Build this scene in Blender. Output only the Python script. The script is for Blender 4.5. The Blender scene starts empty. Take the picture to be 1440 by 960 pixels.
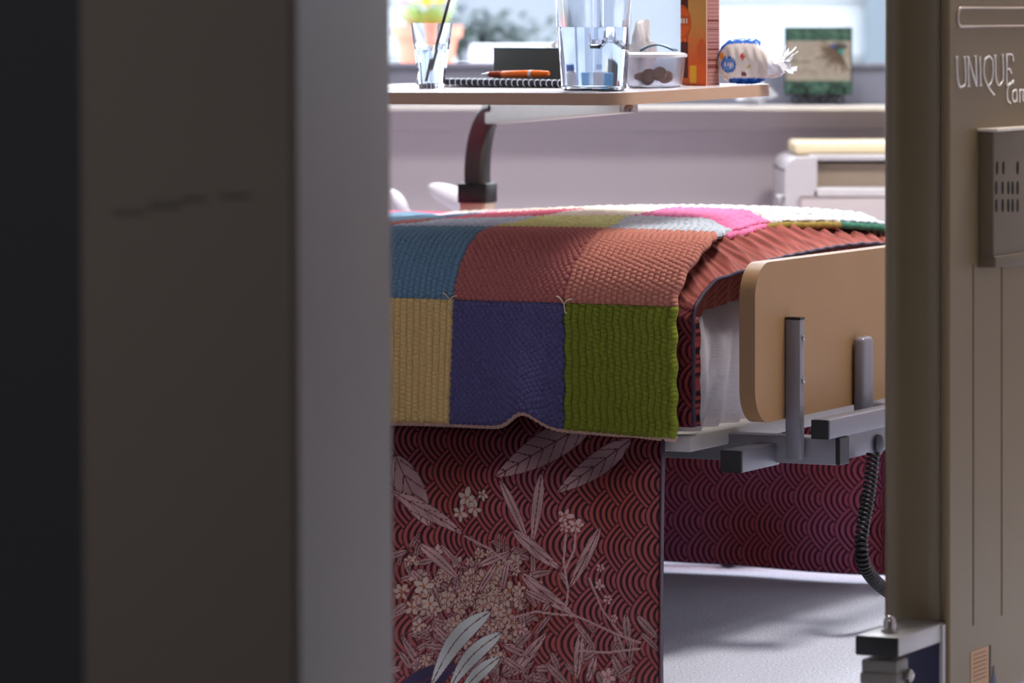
import bpy, bmesh, math, random
import numpy as np
from mathutils import Vector, Matrix
random.seed(7); rng = np.random.default_rng(7)
PI = math.pi
COL = bpy.context.scene.collection
HC, F = 0.98, 6400.0            # eye height, focal length in pixels of a 1440 wide frame

def W3(px, py, D):              # point seen at pixel px,py at depth D
    return Vector(((px-720)*D/F, D, HC-(py-20)*D/F))

# ------------------------------------------------------------------ materials
def lin(c):
    return tuple(((v/255)/12.92 if v/255 <= .04045 else ((v/255+.055)/1.055)**2.4) for v in c)

def mat(name, rgb, rough=.6, metal=0., noise=0., nscale=40., bump=0., bscale=200., trans=0., ior=1.45,
        sheen=0., coat=0., spec=.5, vcol=None, stretch=None, detail=3.):
    m = bpy.data.materials.new(name); m.use_nodes = True
    nt = m.node_tree; b = nt.nodes['Principled BSDF']
    c = lin(rgb)
    b.inputs['Base Color'].default_value = (*c, 1)
    b.inputs['Roughness'].default_value = rough
    b.inputs['Metallic'].default_value = metal
    b.inputs['Transmission Weight'].default_value = trans
    b.inputs['IOR'].default_value = ior
    b.inputs['Sheen Weight'].default_value = sheen
    b.inputs['Coat Weight'].default_value = coat
    b.inputs['Specular IOR Level'].default_value = spec
    tc = nt.nodes.new('ShaderNodeTexCoord')
    vec = tc.outputs['Object']
    if stretch:
        mp = nt.nodes.new('ShaderNodeMapping'); mp.inputs['Scale'].default_value = stretch
        nt.links.new(vec, mp.inputs['Vector']); vec = mp.outputs['Vector']
    colsock = None
    if vcol:
        at = nt.nodes.new('ShaderNodeVertexColor'); at.layer_name = vcol
        colsock = at.outputs['Color']
    if noise or trans == 0:
        n = nt.nodes.new('ShaderNodeTexNoise'); n.inputs['Scale'].default_value = nscale
        n.inputs['Detail'].default_value = detail
        nt.links.new(vec, n.inputs['Vector'])
        mx = nt.nodes.new('ShaderNodeMix'); mx.data_type = 'RGBA'; mx.blend_type = 'MULTIPLY'
        mx.inputs['Factor'].default_value = 1.
        rp = nt.nodes.new('ShaderNodeMapRange')
        a = max(noise, .03)
        rp.inputs['From Min'].default_value = .3; rp.inputs['From Max'].default_value = .7
        rp.inputs['To Min'].default_value = 1-a; rp.inputs['To Max'].default_value = 1+a*.5
        nt.links.new(n.outputs['Fac'], rp.inputs['Value'])
        if colsock: nt.links.new(colsock, mx.inputs[6])
        else: mx.inputs[6].default_value = (*c, 1)
        nt.links.new(rp.outputs['Result'], mx.inputs[7])
        nt.links.new(mx.outputs[2], b.inputs['Base Color'])
    if bump:
        n2 = nt.nodes.new('ShaderNodeTexNoise'); n2.inputs['Scale'].default_value = bscale
        nt.links.new(vec, n2.inputs['Vector'])
        bp = nt.nodes.new('ShaderNodeBump'); bp.inputs['Strength'].default_value = bump
        bp.inputs['Distance'].default_value = .002
        nt.links.new(n2.outputs['Fac'], bp.inputs['Height'])
        nt.links.new(bp.outputs['Normal'], b.inputs['Normal'])
    return m

M = {}
def mm(name, *a, **k):
    if name not in M: M[name] = mat(name, *a, **k)
    return M[name]

# ------------------------------------------------------------------ mesh helpers
def newbm(): return bmesh.new()
def setsm(me, smooth):
    me.polygons.foreach_set('use_smooth', [smooth]*len(me.polygons))

def obj(name, bm, m=None, parent=None, smooth=False, loc=None, rot=None, auto=None):
    me = bpy.data.meshes.new(name)
    bmesh.ops.recalc_face_normals(bm, faces=bm.faces)
    bm.to_mesh(me); bm.free()
    if smooth: setsm(me, True)
    if auto is not None:
        setsm(me, True); me.set_sharp_from_angle(angle=math.radians(auto))
    if m is not None:
        for x in (m if isinstance(m, list) else [m]): me.materials.append(x)
    o = bpy.data.objects.new(name, me); COL.objects.link(o)
    if parent: o.parent = parent
    if loc is not None: o.location = loc
    if rot is not None: o.rotation_euler = rot
    return o

def tag(o, label=None, cat=None, group=None, kind=None):
    if label: o['label'] = label
    if cat: o['category'] = cat
    if group: o['group'] = group
    if kind: o['kind'] = kind
    return o

def empty(name, loc=(0,0,0), rz=0, label=None, cat=None, group=None, kind=None):
    o = bpy.data.objects.new(name, None); COL.objects.link(o)
    o.location = loc; o.rotation_euler = (0,0,rz); o.empty_display_size = .05
    return tag(o, label, cat, group, kind)

def box(bm, c, s, bev=0., rz=0., seg=2, mi=0, M4=None):
    r = bmesh.ops.create_cube(bm, size=1)
    vs = r['verts']
    bmesh.ops.scale(bm, vec=s, verts=vs)
    if bev > 0:
        es = list({e for v in vs for e in v.link_edges})
        rr = bmesh.ops.bevel(bm, geom=es+vs, offset=bev, segments=seg, affect='EDGES', profile=.5)
        vs = list({v for f in rr['faces'] for v in f.verts} | {v for v in vs if v.is_valid})
        # gather all connected
        st = list(vs); seen = set(vs)
        while st:
            v = st.pop()
            for e in v.link_edges:
                w = e.other_vert(v)
                if w not in seen: seen.add(w); st.append(w)
        vs = list(seen)
    if rz: bmesh.ops.rotate(bm, cent=(0,0,0), matrix=Matrix.Rotation(rz, 3, 'Z'), verts=vs)
    if M4 is not None: bmesh.ops.transform(bm, matrix=M4, verts=vs)
    bmesh.ops.translate(bm, vec=c, verts=vs)
    if mi:
        for f in {f for v in vs for f in v.link_faces}: f.material_index = mi
    return vs

def box2(bm, a, b, bev=0., seg=2, mi=0):
    a = Vector(a); b = Vector(b)
    return box(bm, (a+b)/2, (abs(b.x-a.x), abs(b.y-a.y), abs(b.z-a.z)), bev, 0, seg, mi)

def lathe(bm, prof, c=(0,0,0), n=32, squash=(1,1), mi=0, fn=None):
    rows = []
    for r, z in prof:
        row = []
        for i in range(n):
            a = 2*PI*i/n
            rr = r*(fn(a, z) if fn else 1)
            row.append(bm.verts.new((c[0]+rr*math.cos(a)*squash[0], c[1]+rr*math.sin(a)*squash[1], c[2]+z)))
        rows.append(row)
    for k in range(len(rows)-1):
        for i in range(n):
            j = (i+1) % n
            f = bm.faces.new((rows[k][i], rows[k][j], rows[k+1][j], rows[k+1][i])); f.material_index = mi
    for row, rev in ((rows[0], True), (rows[-1], False)):
        f = bm.faces.new(row[::-1] if rev else row); f.material_index = mi

def sweep(bm, pts, prof, up=Vector((0,0,1)), closed_prof=True, caps=True, mi=0):
    """prof: list of (a,b) in the side/up frame of the path"""
    pts = [Vector(p) for p in pts]; rings = []
    prev = None
    for i, p in enumerate(pts):
        t = (pts[min(i+1, len(pts)-1)]-pts[max(i-1, 0)]).normalized()
        if prev is None:
            s = t.cross(up)
            if s.length < 1e-4: s = t.cross(Vector((1,0,0)))
            s.normalize()
        else:
            s = prev - t*prev.dot(t); s.normalize()
        prev = s
        u = s.cross(t).normalized()
        rings.append([bm.verts.new(p+s*a+u*b) for a, b in prof])
    n = len(prof)
    for k in range(len(rings)-1):
        for i in range(n):
            j = (i+1) % n
            f = bm.faces.new((rings[k][i], rings[k][j], rings[k+1][j], rings[k+1][i])); f.material_index = mi
    if caps:
        f = bm.faces.new(rings[0][::-1]); f.material_index = mi
        f = bm.faces.new(rings[-1]); f.material_index = mi

def circ(r, n=10): return [(r*math.cos(2*PI*i/n), r*math.sin(2*PI*i/n)) for i in range(n)]
def rrect(w, h, r, n=4):
    o = []
    for cx, cy, a0 in ((w/2-r, h/2-r, 0), (-w/2+r, h/2-r, 90), (-w/2+r, -h/2+r, 180), (w/2-r, -h/2+r, 270)):
        for i in range(n+1):
            a = math.radians(a0+90*i/n); o.append((cx+r*math.cos(a), cy+r*math.sin(a)))
    return o
def tube(bm, pts, r, n=10, mi=0): sweep(bm, pts, circ(r, n), mi=mi)

def bez(p, n=16):
    """catmull-rom through points"""
    p = [Vector(q) for q in p]; out = []
    q = [p[0]*2-p[1]] + p + [p[-1]*2-p[-2]]
    for i in range(1, len(q)-2):
        for k in range(n):
            t = k/n
            out.append(.5*((2*q[i]) + (-q[i-1]+q[i+1])*t + (2*q[i-1]-5*q[i]+4*q[i+1]-q[i+2])*t*t + (-q[i-1]+3*q[i]-3*q[i+1]+q[i+2])*t**3))
    out.append(p[-1]); return out

def prism(bm, poly, z0, z1, bev=0., mi=0, seg=2):
    """poly (x,y) extruded in z"""
    lo = [bm.verts.new((x, y, z0)) for x, y in poly]; hi = [bm.verts.new((x, y, z1)) for x, y in poly]
    n = len(poly); fs = []
    fs.append(bm.faces.new(lo[::-1])); fs.append(bm.faces.new(hi))
    for i in range(n): fs.append(bm.faces.new((lo[i], lo[(i+1) % n], hi[(i+1) % n], hi[i])))
    for f in fs: f.material_index = mi
    if bev:
        es = [e for e in set(fs[0].edges) | set(fs[1].edges)]
        bmesh.ops.bevel(bm, geom=es, offset=bev, segments=seg, affect='EDGES', profile=.5)
    return lo+hi

def rot_bm(bm, mtx): bmesh.ops.transform(bm, matrix=mtx, verts=bm.verts)

def gridmesh(name, P, mats, parent=None, colr=None, mi=None, smooth=True, colname='print'):
    """P: (n,m,3) array of points -> one sheet"""
    n, m = P.shape[:2]
    idx = np.arange(n*m).reshape(n, m)
    q = np.stack([idx[:-1, :-1], idx[:-1, 1:], idx[1:, 1:], idx[1:, :-1]], -1).reshape(-1, 4)
    me = bpy.data.meshes.new(name)
    me.vertices.add(n*m); me.vertices.foreach_set('co', P.reshape(-1).astype(np.float32))
    me.loops.add(q.size); me.loops.foreach_set('vertex_index', q.reshape(-1).astype(np.int32))
    me.polygons.add(len(q)); me.polygons.foreach_set('loop_start', (np.arange(len(q))*4).astype(np.int32))
    if mi is not None: me.polygons.foreach_set('material_index', mi.reshape(-1).astype(np.int32))
    me.polygons.foreach_set('use_smooth', np.ones(len(q), bool) if smooth else np.zeros(len(q), bool))
    me.update(calc_edges=True)
    if colr is not None:
        a = me.color_attributes.new(colname, 'FLOAT_COLOR', 'POINT')
        c = np.ones((n*m, 4), np.float32); c[:, :3] = colr.reshape(-1, 3)
        a.data.foreach_set('color', c.reshape(-1))
    for x in (mats if isinstance(mats, list) else [mats]): me.materials.append(x)
    o = bpy.data.objects.new(name, me); COL.objects.link(o)
    if parent: o.parent = parent
    return o

def solid(o, t, off=-1):
    md = o.modifiers.new('thick', 'SOLIDIFY'); md.thickness = t; md.offset = off
    return o

def ss(a, b, x): t = np.clip((x-a)/(b-a), 0, 1); return t*t*(3-2*t)

# common materials
wall_m = mm('lilac_paint', (204,196,202), .65, noise=.02, nscale=3)
post_m = mm('grey_paint', (150,146,144), .6, noise=.05, nscale=2.5)
dark_m = mm('wall_shade_dark', (54,54,62), .7, noise=.05, nscale=4)  # darkness of the dim corridor put into the wall colour
white_m = mm('white_gloss', (225,225,228), .35)
steel_m = mm('chrome', (170,166,162), .22, metal=1)
grey_metal = mm('grey_powder_coat', (128,126,134), .38, metal=.35)
black_m = mm('black_plastic', (12,12,14), .4)
beige_board = mm('beige_laminate', (146,112,76), .42, noise=.04, nscale=9)
olive_m = mm('olive_plastic', (124,108,80), .38, coat=.0, spec=.22, noise=.03, nscale=6)

# ------------------------------------------------------------------ setting
YB = 9.30      # back wall
def struct(name, bm, m, **k):
    o = obj(name, bm, m, **k); o['kind'] = 'structure'; return o

b = newbm(); box2(b, (-2.8, 4.55, -.1), (3.4, YB+.2, 0)); fl = struct('floor', b, mm('grey_carpet', (218,223,240), .95, noise=.30, nscale=260, bump=.5, bscale=500, stretch=(1,.55,1), detail=5))
b = newbm(); box2(b, (-2.8, -1.6, -.1), (3.4, 4.55, -.002)); struct('floor', b, mm('hall_carpet', (96,92,98), .95, noise=.2, nscale=260))
b = newbm(); box2(b, (-2.8, 4.9, 2.5), (3.4, YB+.2, 2.6)); struct('ceiling', b, mm('ceiling_paint', (225,224,222), .8))
b = newbm(); box2(b, (-2.8, -1.6, 2.5), (3.4, 4.9, 2.6)); struct('ceiling', b, M['ceiling_paint'])
# back wall with the window opening
wx0, wx1, wz0, wz1 = -2.0, 1.8, .795, 2.2
b = newbm()
box2(b, (-2.8, YB, 0), (3.4, YB+.16, wz0)); box2(b, (-2.8, YB, wz1), (3.4, YB+.16, 2.5))
box2(b, (-2.8, YB, wz0), (wx0, YB+.16, wz1)); box2(b, (wx1, YB, wz0), (3.4, YB+.16, wz1))
struct('wall_back', b, wall_m)
# right wall of the room with a tall window in it
b = newbm()
box2(b, (3.0, 4.9, 0), (3.16, YB, 2.5))
struct('wall_right', b, wall_m)
b = newbm(); box2(b, (-2.8, 4.9, 0), (-2.64, YB, 2.5)); struct('wall_left', b, wall_m)
# doorway post on the left, its lit inner reveal turned towards the opening
b = newbm()
vs = prism(b, [(-.394, 4.15), (-.199, 4.2), (-.131, 4.9), (-.394, 4.9)], 0, 2.5, bev=0)
for v in vs:                       # very slight lean of the old post
    v.co.x += (.9-v.co.z)*.006
bmesh.ops.bevel(b, geom=[e for e in b.edges if abs(e.verts[0].co.z-e.verts[1].co.z) > 1], offset=.006, segments=3, affect='EDGES')
struct('door_1', b, mm('door_post_paint', (106,98,94), .55, noise=.06, nscale=2.2), auto=40)
b = newbm()
for x, z, w, h in ((-.318, .807, .030, .006), (-.292, .812, .022, .003), (-.255, .814, .03, .0022), (-.35, .800, .03, .002)):
    box(b, (x, 4.1678+(x+.318)*.2564-.0003, z), (w, .0006, h), 0, rz=.2526)
scuff = obj('scuff_mark', b, mm('scuff', (92,88,84), .8), parent=bpy.data.objects['door_1'])
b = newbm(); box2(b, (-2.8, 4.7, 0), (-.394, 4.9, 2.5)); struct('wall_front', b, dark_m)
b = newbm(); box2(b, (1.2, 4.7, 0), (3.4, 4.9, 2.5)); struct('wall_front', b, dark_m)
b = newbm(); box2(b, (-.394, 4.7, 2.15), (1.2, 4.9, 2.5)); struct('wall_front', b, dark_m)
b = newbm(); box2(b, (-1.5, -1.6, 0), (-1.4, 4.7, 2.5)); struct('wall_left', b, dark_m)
b = newbm(); box2(b, (1.6, -1.6, 0), (1.7, 4.7, 2.5)); struct('wall_right', b, mm('hall_paint', (150,140,128), .7))
b = newbm(); box2(b, (-1.5, -1.7, 0), (1.7, -1.6, 2.5)); struct('wall_front', b, M['hall_paint'])

for a_, c_ in (((-2.64, 4.9, 0), (-.40, 4.93, 2.5)), ((1.2, 4.9, 0), (3.0, 4.93, 2.5)), ((-.40, 4.905, 2.15), (1.2, 4.93, 2.5))):
    b = newbm(); box2(b, a_, c_); struct('wall_front', b, wall_m)
# windows
frame_m = mm('window_frame_grey', (132,134,150), .4)
def window(name, parts_bm, m, glass_box):
    o = struct(name, parts_bm, m)
    g = newbm(); box2(g, *glass_box)
    gm = M.get('window_glass')
    if not gm:
        gm = bpy.data.materials.new('window_glass'); gm.use_nodes = True; nt = gm.node_tree
        for n in list(nt.nodes): nt.nodes.remove(n)
        out = nt.nodes.new('ShaderNodeOutputMaterial'); tr = nt.nodes.new('ShaderNodeBsdfTransparent')
        gl = nt.nodes.new('ShaderNodeBsdfGlossy'); gl.inputs['Roughness'].default_value = .02
        fr = nt.nodes.new('ShaderNodeFresnel'); fr.inputs['IOR'].default_value = 1.2
        mx = nt.nodes.new('ShaderNodeMixShader')
        tr.inputs['Color'].default_value = (.95,.97,.98,1)
        nt.links.new(fr.outputs[0], mx.inputs[0]); nt.links.new(tr.outputs[0], mx.inputs[1]); nt.links.new(gl.outputs[0], mx.inputs[2])
        nt.links.new(mx.outputs[0], out.inputs['Surface']); M['window_glass'] = gm
    gp = obj('pane', g, gm, parent=o)
    return o
b = newbm()
zf = .877
box2(b, (wx0, YB+.03, wz0), (wx1, YB+.09, zf), .004)                       # bottom rail
box2(b, (wx0, YB+.03, wz1-.06), (wx1, YB+.09, wz1), .004)
box2(b, (wx1-.08, YB+.03, zf), (wx1, YB+.09, wz1), .004)
box2(b, (wx0, YB+.03, zf), (wx0+.06, YB+.09, wz1), .004)
box2(b, (wx0, YB+.02, zf-.006), (wx1, YB+.03, zf+.003), .001)
w1 = window('window_1', b, frame_m, ((wx0+.06, YB+.055, zf), (wx1-.08, YB+.061, wz1-.06)))
b = newbm(); box2(b, (wx0-.05, YB-.13, .785), (1.9, YB+.03, .796), .003, 3)
sl = struct('trim_1', b, mm('sill_paint', (226,222,216), .3), auto=40)
b = newbm(); box2(b, (-2.6, YB-.014, .745), (3.0, YB, .785), .003)
struct('trim_2', b, wall_m)
b = newbm(); box2(b, (-2.6, YB-.016, 0), (3.0, YB, .1), .003)
struct('baseboard_back', b, M['sill_paint'])

# ------------------------------------------------------------------ outside
b = newbm(); box2(b, (-14, YB+.25, -.4), (14, 40, -.3)); tag(obj('lawn', b, mm('grass_green', (110,128,90), .9, noise=.3, nscale=8)), kind='structure')
YH = 15.0
hs = empty('house', (0, YH, -.3), 0, 'neighbouring house with pale weatherboards and a large dark window outside', 'house')
b = newbm()
for k in range(16):
    z = k*.19
    vs = prism(b, [(0, 0), (-.028, 0), (-.006, .19), (0, .19)], -5, 5)
    for v in vs: v.co = Vector((v.co.z, v.co.x, v.co.y+z))
obj('wall', b, mm('weatherboard', (168,170,180), .7), hs)
b = newbm(); box2(b, (-5, 0, 0), (5, .2, 3.04)); obj('wall_core', b, M['weatherboard'], hs)
def hx(px): return (px-720)*YH/F
b = newbm()
box2(b, (hx(640), -.05, 1.12), (hx(965), -.02, 2.6), .005); obj('window_pane', b, mm('sky_glass', (128,132,144), .5), hs)
b = newbm()
for x0, x1, z0, z1 in ((hx(632), hx(973), 1.06, 1.12), (hx(632), hx(640), 1.12, 2.65), (hx(965), hx(973), 1.12, 2.65), (hx(632), hx(973), 2.6, 2.65), (hx(812), hx(820), 1.12, 2.6)):
    box2(b, (x0, -.08, z0), (x1, -.02, z1), .004)
bq = newbm(); box2(bq, (hx(1213), -.09, 0), (hx(1300), -.03, 3.0), .004); obj('corner_panel', bq, mm('panel_blue', (100,108,120), .6), hs)
obj('window_frame', b, mm('trim_white', (225,228,235), .5), hs)
b = newbm(); box2(b, (-5.2, -.4, 3.0), (5.2, 3, 3.12)); obj('roof', b, mm('roof_grey', (90,92,98), .8), hs)
# exterior bench carrying the flower pot
b = newbm(); box2(b, (-1.6, 11.0-.15, .825), ((790-720)*11/F, 11.35, .858), .004)
bench = empty('garden_bench', (-.7, 11.1, -.3), 0, 'white painted outdoor shelf under the terracotta pot', 'bench')
o = obj('bench_top', b, M['trim_white']); o.parent = bench; o.matrix_parent_inverse = bench.matrix_basis.inverted() if False else Matrix.Translation((.7,-11.1,.3))
for x in (-1.5, 0.0):
    b = newbm(); box2(b, (x-.03, 10.95, -.3), (x+.03, 11.25, .825), .004)
    o = obj('leg', b, M['trim_white'], bench); o.matrix_parent_inverse = Matrix.Translation((.7,-11.1,.3))
b = newbm(); box2(b, ((660-720)*11/F, 11.12, .8585), ((783-720)*11/F, 11.3, .905), .006)
tag(obj('planter_box', b, M['trim_white']), 'low white trough beside the terracotta pot outside', 'planter')
def pos(px, D, z): return Vector(((px-720)*D/F, D, z))
pc = pos(600, 11.0, .8585)
pot = empty('flower_pot', pc, 0, 'terracotta pot of yellow and pink flowers outside the window', 'potted plant')
b = newbm(); lathe(b, [(.062,0),(.074,.062),(.076,.066),(.085,.066),(.087,.094),(.078,.094),(.074,.08),(.01,.078)], n=28)
obj('pot', b, mm('terracotta', (226,142,118), .8, noise=.1), pot, auto=40)
b = newbm()
for i in range(46):
    a = random.uniform(0, 2*PI); l = random.uniform(.03, .065); r0 = random.uniform(0, .05)
    base = Vector((r0*math.cos(a), r0*math.sin(a), .09)); tip = base+Vector((math.cos(a)*random.uniform(.01,.05), math.sin(a)*random.uniform(.01,.05), l))
    s = Vector((-math.sin(a), math.cos(a), 0))*random.uniform(.006,.012); mid = (base+tip)/2
    v = [b.verts.new(p) for p in (base, mid+s, tip, mid-s)]; b.faces.new(v)
o = obj('foliage', b, mm('leaf_green', (150,178,96), .6), pot); solid(o, .001)
def bloom(dx, dy, z, r, m, name):
    b = newbm()
    for k in range(14):
        a = 2*PI*k/14; c = Vector((math.cos(a), math.sin(a), .3))
        vs = box(b, Vector((dx, dy, z))+c*r*.55, (r*.9, r*.34, r*.12), r*.05, rz=a)
    lathe(b, [(r*.3,-.3*r),(r*.4,0),(r*.2,.35*r)], c=(dx,dy,z+.2*r), n=12)
    tube(b, [(dx*.6,dy*.6,.09),(dx,dy,z)], .0025, 6)
    obj(name, b, m, pot)
bloom(.0, -.02, .147, .034, mm('yellow_petal', (250,208,30), .6), 'flower')
bloom(.034, .0, .152, .028, M['yellow_petal'], 'flower')
bloom(-.055, .01, .150, .024, mm('pink_petal', (238,150,205), .6), 'flower')
# grey-green shrub in front of the neighbour's wall
sc_ = pos(668, 13.0, 0)
sh = empty('shrub', (sc_.x, 13.0, -.3), 0, 'blurred grey-green shrub between the pot and the neighbouring house', 'shrub')
b = newbm()
for i in range(900):
    t = Vector((random.gauss(0,.09), random.gauss(0,.1), random.gauss(1.22,.03)))
    a = random.uniform(0, 2*PI); e = random.uniform(-.6,.8); d = Vector((math.cos(a)*math.cos(e), math.sin(a)*math.cos(e), math.sin(e)))
    s = d.cross(Vector((0,0,1))).normalized()*.012; l = .035
    b.faces.new([b.verts.new(p) for p in (t, t+d*l*.5+s, t+d*l, t+d*l*.5-s)])
obj('foliage', b, mm('shrub_grey', (96,104,108), .7), sh)
b = newbm()
for k in range(5):
    tube(b, [(random.uniform(-.02,.02),0,0),(random.uniform(-.05,.05),random.uniform(-.04,.04),.8),(random.uniform(-.1,.1),random.uniform(-.05,.05),1.22)], .008, 6)
obj('stem', b, mm('bark', (80,72,66), .8), sh)

# ------------------------------------------------------------------ the bed
TH = math.radians(26); BC = Vector((.257, 6.99, 0))
bed = empty('adjustable_bed', BC, -TH, 'low care bed with beige footboard and grey steel frame', 'bed')
CT, ST = math.cos(TH), math.sin(TH)
def BL(px, D=None, y=None, x=None):   # helper: bed-local coordinates of the point on a local plane at pixel column px
    p = (px-720)/F
    if y is not None:   # X = bx + CT x + ST y ; D = by - ST x + CT y
        x = (p*(BC.y+CT*y)-BC.x-ST*y)/(CT+p*ST)
    else:
        y = (p*(BC.y-ST*x)-BC.x-CT*x)/(ST-p*CT)
    D = BC.y-ST*x+CT*y
    return x, y, D
def zz(py, D): return HC-(py-20)*D/F

# mattress with fitted sheet
nx = 40
sheet_m = mm('white_sheet', (206,202,214), .8, noise=.05, nscale=30, bump=.35, bscale=260, stretch=(.3,.3,2))
b = newbm(); box2(b, (-2.0, .04, .337), (-.018, .88, .545), .045, 4)
obj('mattress', b, sheet_m, bed, auto=60)
# loose fitted sheet over the foot end: wavy skirt round the corner
nu, nv = 150, 60
u = np.linspace(0, 1, nu); v = np.linspace(0, 1, nv)
U, V = np.meshgrid(u, v, indexing='ij')
s = U*1.1                                     # distance along: first .25 on the side, then round the corner, then the foot end
xs = np.where(s < .2, -.2+s, -.008+0*s); ys = np.where(s < .2, .03+0*s, .03+(s-.2))
rc = .035
ang = np.clip((s-(.2-rc))/(2*rc), 0, 1)*PI/2
incorner = (s > .2-rc) & (s < .2+rc)
xs = np.where(incorner, -rc-.008+rc*np.sin(ang), xs); ys = np.where(incorner, .03+rc-rc*np.cos(ang), ys)
zs = .552-V*.222
nxn = np.where(s < .2, 0, 1.); nyn = np.where(s < .2, -1., 0)
nxn = np.where(incorner, np.sin(ang), nxn); nyn = np.where(incorner, -np.cos(ang), nyn)
wv = .010*np.sin(s*75+2*V)*ss(.1,.9,V) + .007*np.exp(-((s-.29-.03*np.sin(V*4))/.012)**2)*ss(.15,.4,V)*(1-ss(.8,1,V)) + .008*np.exp(-((s-.235-.02*V)/.012)**2)
bel = -.012*V + .012*np.sin(V*PI)
d = wv+bel+.004
Ps = np.stack([xs+nxn*d, ys+nyn*d, zs], -1)
o = gridmesh('fitted_sheet', Ps, sheet_m, bed); solid(o, .002)
# deck, side rails
deck_m = mm('deck_plastic', (186,182,180), .45)
b = newbm(); box2(b, (-2.02, .0, .308), (.02, .92, .334), .004)
obj('deck', b, deck_m, bed, auto=40)
# footboard
def board(x0, x1, y0, y1, z0, z1, r, name, m, parent):
    b = newbm()
    prof = rrect(y1-y0, z1-z0, r, 10)
    vs = prism(b, [(a+(y0+y1)/2, c+(z0+z1)/2) for a, c in prof], x0, x1, bev=.0025, seg=3)
    for v in b.verts: v.co = Vector((v.co.z, v.co.x, v.co.y))
    return obj(name, b, m, parent, auto=35)
fb = board(.100, .126, 0, .92, .354, .600, .055, 'footboard', beige_board, bed)
hb = board(-2.09, -2.064, 0, .92, .354, .75, .055, 'headboard', beige_board, bed)
# upright brackets on the footboard with bolts
for y, l in ((.125, 1), (.77, 0)):
    b = newbm(); box2(b, (.127, y-.008, zz(645, 7.05)), (.152, y+.010, zz(447, 7.05)), .0015)
    br = obj('bracket', b, grey_metal, bed, auto=35)
    b = newbm(); box2(b, (.1265, y-.0085, zz(449, 7.05)), (.1525, y+.0105, zz(446, 7.05)+.001), .001); obj('bracket_cap', b, black_m, br)
    for pz in (473, 533):
        b = newbm(); z = zz(pz, 7.05)
        lathe(b, [(.009,0),(.009,.002),(.007,.005),(.003,.006)], n=16)
        rot_bm(b, Matrix.Translation((.127, y+.020, z)) @ Matrix.Rotation(PI/2, 4, 'Y')); obj('bolt', b, steel_m, br, auto=40)
        b = newbm(); lathe(b, [(.0055,0),(.0055,.003),(.003,.004)], n=6)
        rot_bm(b, Matrix.Translation((.152, y+.002, z)) @ Matrix.Rotation(PI/2, 4, 'Y')); obj('bolt', b, steel_m, br)
def sqtube(name, x, z, y0, y1, w, h, cap=True, m=None):
    b = newbm(); box2(b, (x-w/2, y0+.003, z-h/2), (x+w/2, y1, z+h/2), .002)
    o = obj(name, b, m or grey_metal, bed, auto=35)
    if cap:
        b = newbm(); box2(b, (x-w/2, y0-.004, z-h/2), (x+w/2, y0+.003, z+h/2), .0015); obj('end_cap', b, black_m, o)
    return o
sqtube('cross_tube', .190, zz(604, 7.0), .107, .82, .029, .030)
sqtube('cross_tube', .083, zz(648, 6.97), .010, .16, .035, .034)
b = newbm(); box2(b, (-.6, .145, .283), (.200, .185, .325), .002); t = obj('frame_tube', b, grey_metal, bed, auto=35)
b = newbm(); box2(b, (.200, .145, .283), (.207, .185, .325), .0015); obj('end_cap', b, black_m, t)
b = newbm(); box2(b, (-.6, .735, .283), (.200, .775, .325), .002); t = obj('frame_tube', b, grey_metal, bed, auto=35)
# mechanism plate with round pivot
x_, y_, D_ = BL(1215, x=.165)
b = newbm(); box2(b, (.155, y_-.07, zz(640, D_)), (.165, y_+.12, zz(598, D_)), .002); pl = obj('pivot_plate', b, grey_metal, bed, auto=35)
x_, y_, D_ = BL(1237, x=.17); 
b = newbm(); lathe(b, [(.016,0),(.016,.006),(.011,.009),(.005,.010)], n=20); rot_bm(b, Matrix.Translation((.165, y_, zz(625, D_))) @ Matrix.Rotation(PI/2, 4, 'Y')); obj('pivot', b, mm('dark_steel', (70,70,74), .4, metal=.6), pl, auto=40)
b = newbm(); box2(b, (.128, y_-.012, zz(600, D_)), (.150, y_+.03, zz(474, D_)), .008, 3); obj('latch_housing', b, grey_metal, bed, auto=35)
# legs and castors, hidden behind the covers
for x in (-.45, -1.7):
    for y in (.16, .74):
        b = newbm(); box2(b, (x-.02, y-.02, .09), (x+.02, y+.02, .309), .003); lg = obj('leg', b, grey_metal, bed)
        b = newbm(); lathe(b, [(.012,-.012),(.045,-.012),(.045,.012),(.012,.012)], n=24); rot_bm(b, Matrix.Translation((x, y, .045)) @ Matrix.Rotation(PI/2, 4, 'X')); obj('castor', b, black_m, lg, auto=40)

# coiled cable
pts = []
path = [BL(1228, x=.19), BL(1222, x=.19), BL(1212, x=.19), BL(1214, x=.19), BL(1232, x=.19), BL(1262, x=.19)]
pys = [636, 690, 750, 790, 818, 840]
cp = []
for (x, y, D), py in zip(path, pys):
    q = Vector((BC.x+CT*x+ST*y, D, zz(py, D))); cp.append(q)
mid = bez(cp, 40)
b = newbm(); L = 0; out = []
for i in range(1, len(mid)):
    a0, a1 = mid[i-1], mid[i]; t = (a1-a0).normalized(); s = t.cross(Vector((0,1,0))).normalized(); w = s.cross(t)
    n = 5; seg = (a1-a0).length
    for k in range(n):
        q = a0+(a1-a0)*k/n; L2 = L+seg*k/n; a = 2*PI*L2/.0075
        out.append(q+s*math.cos(a)*.0085+w*math.sin(a)*.0085)
    L += seg
sweep(b, out, circ(.0029, 6))
tag(obj('coiled_cable', b, black_m, smooth=True), 'black coiled cable hanging below the bed frame beside the beige panel', 'cable')

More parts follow.
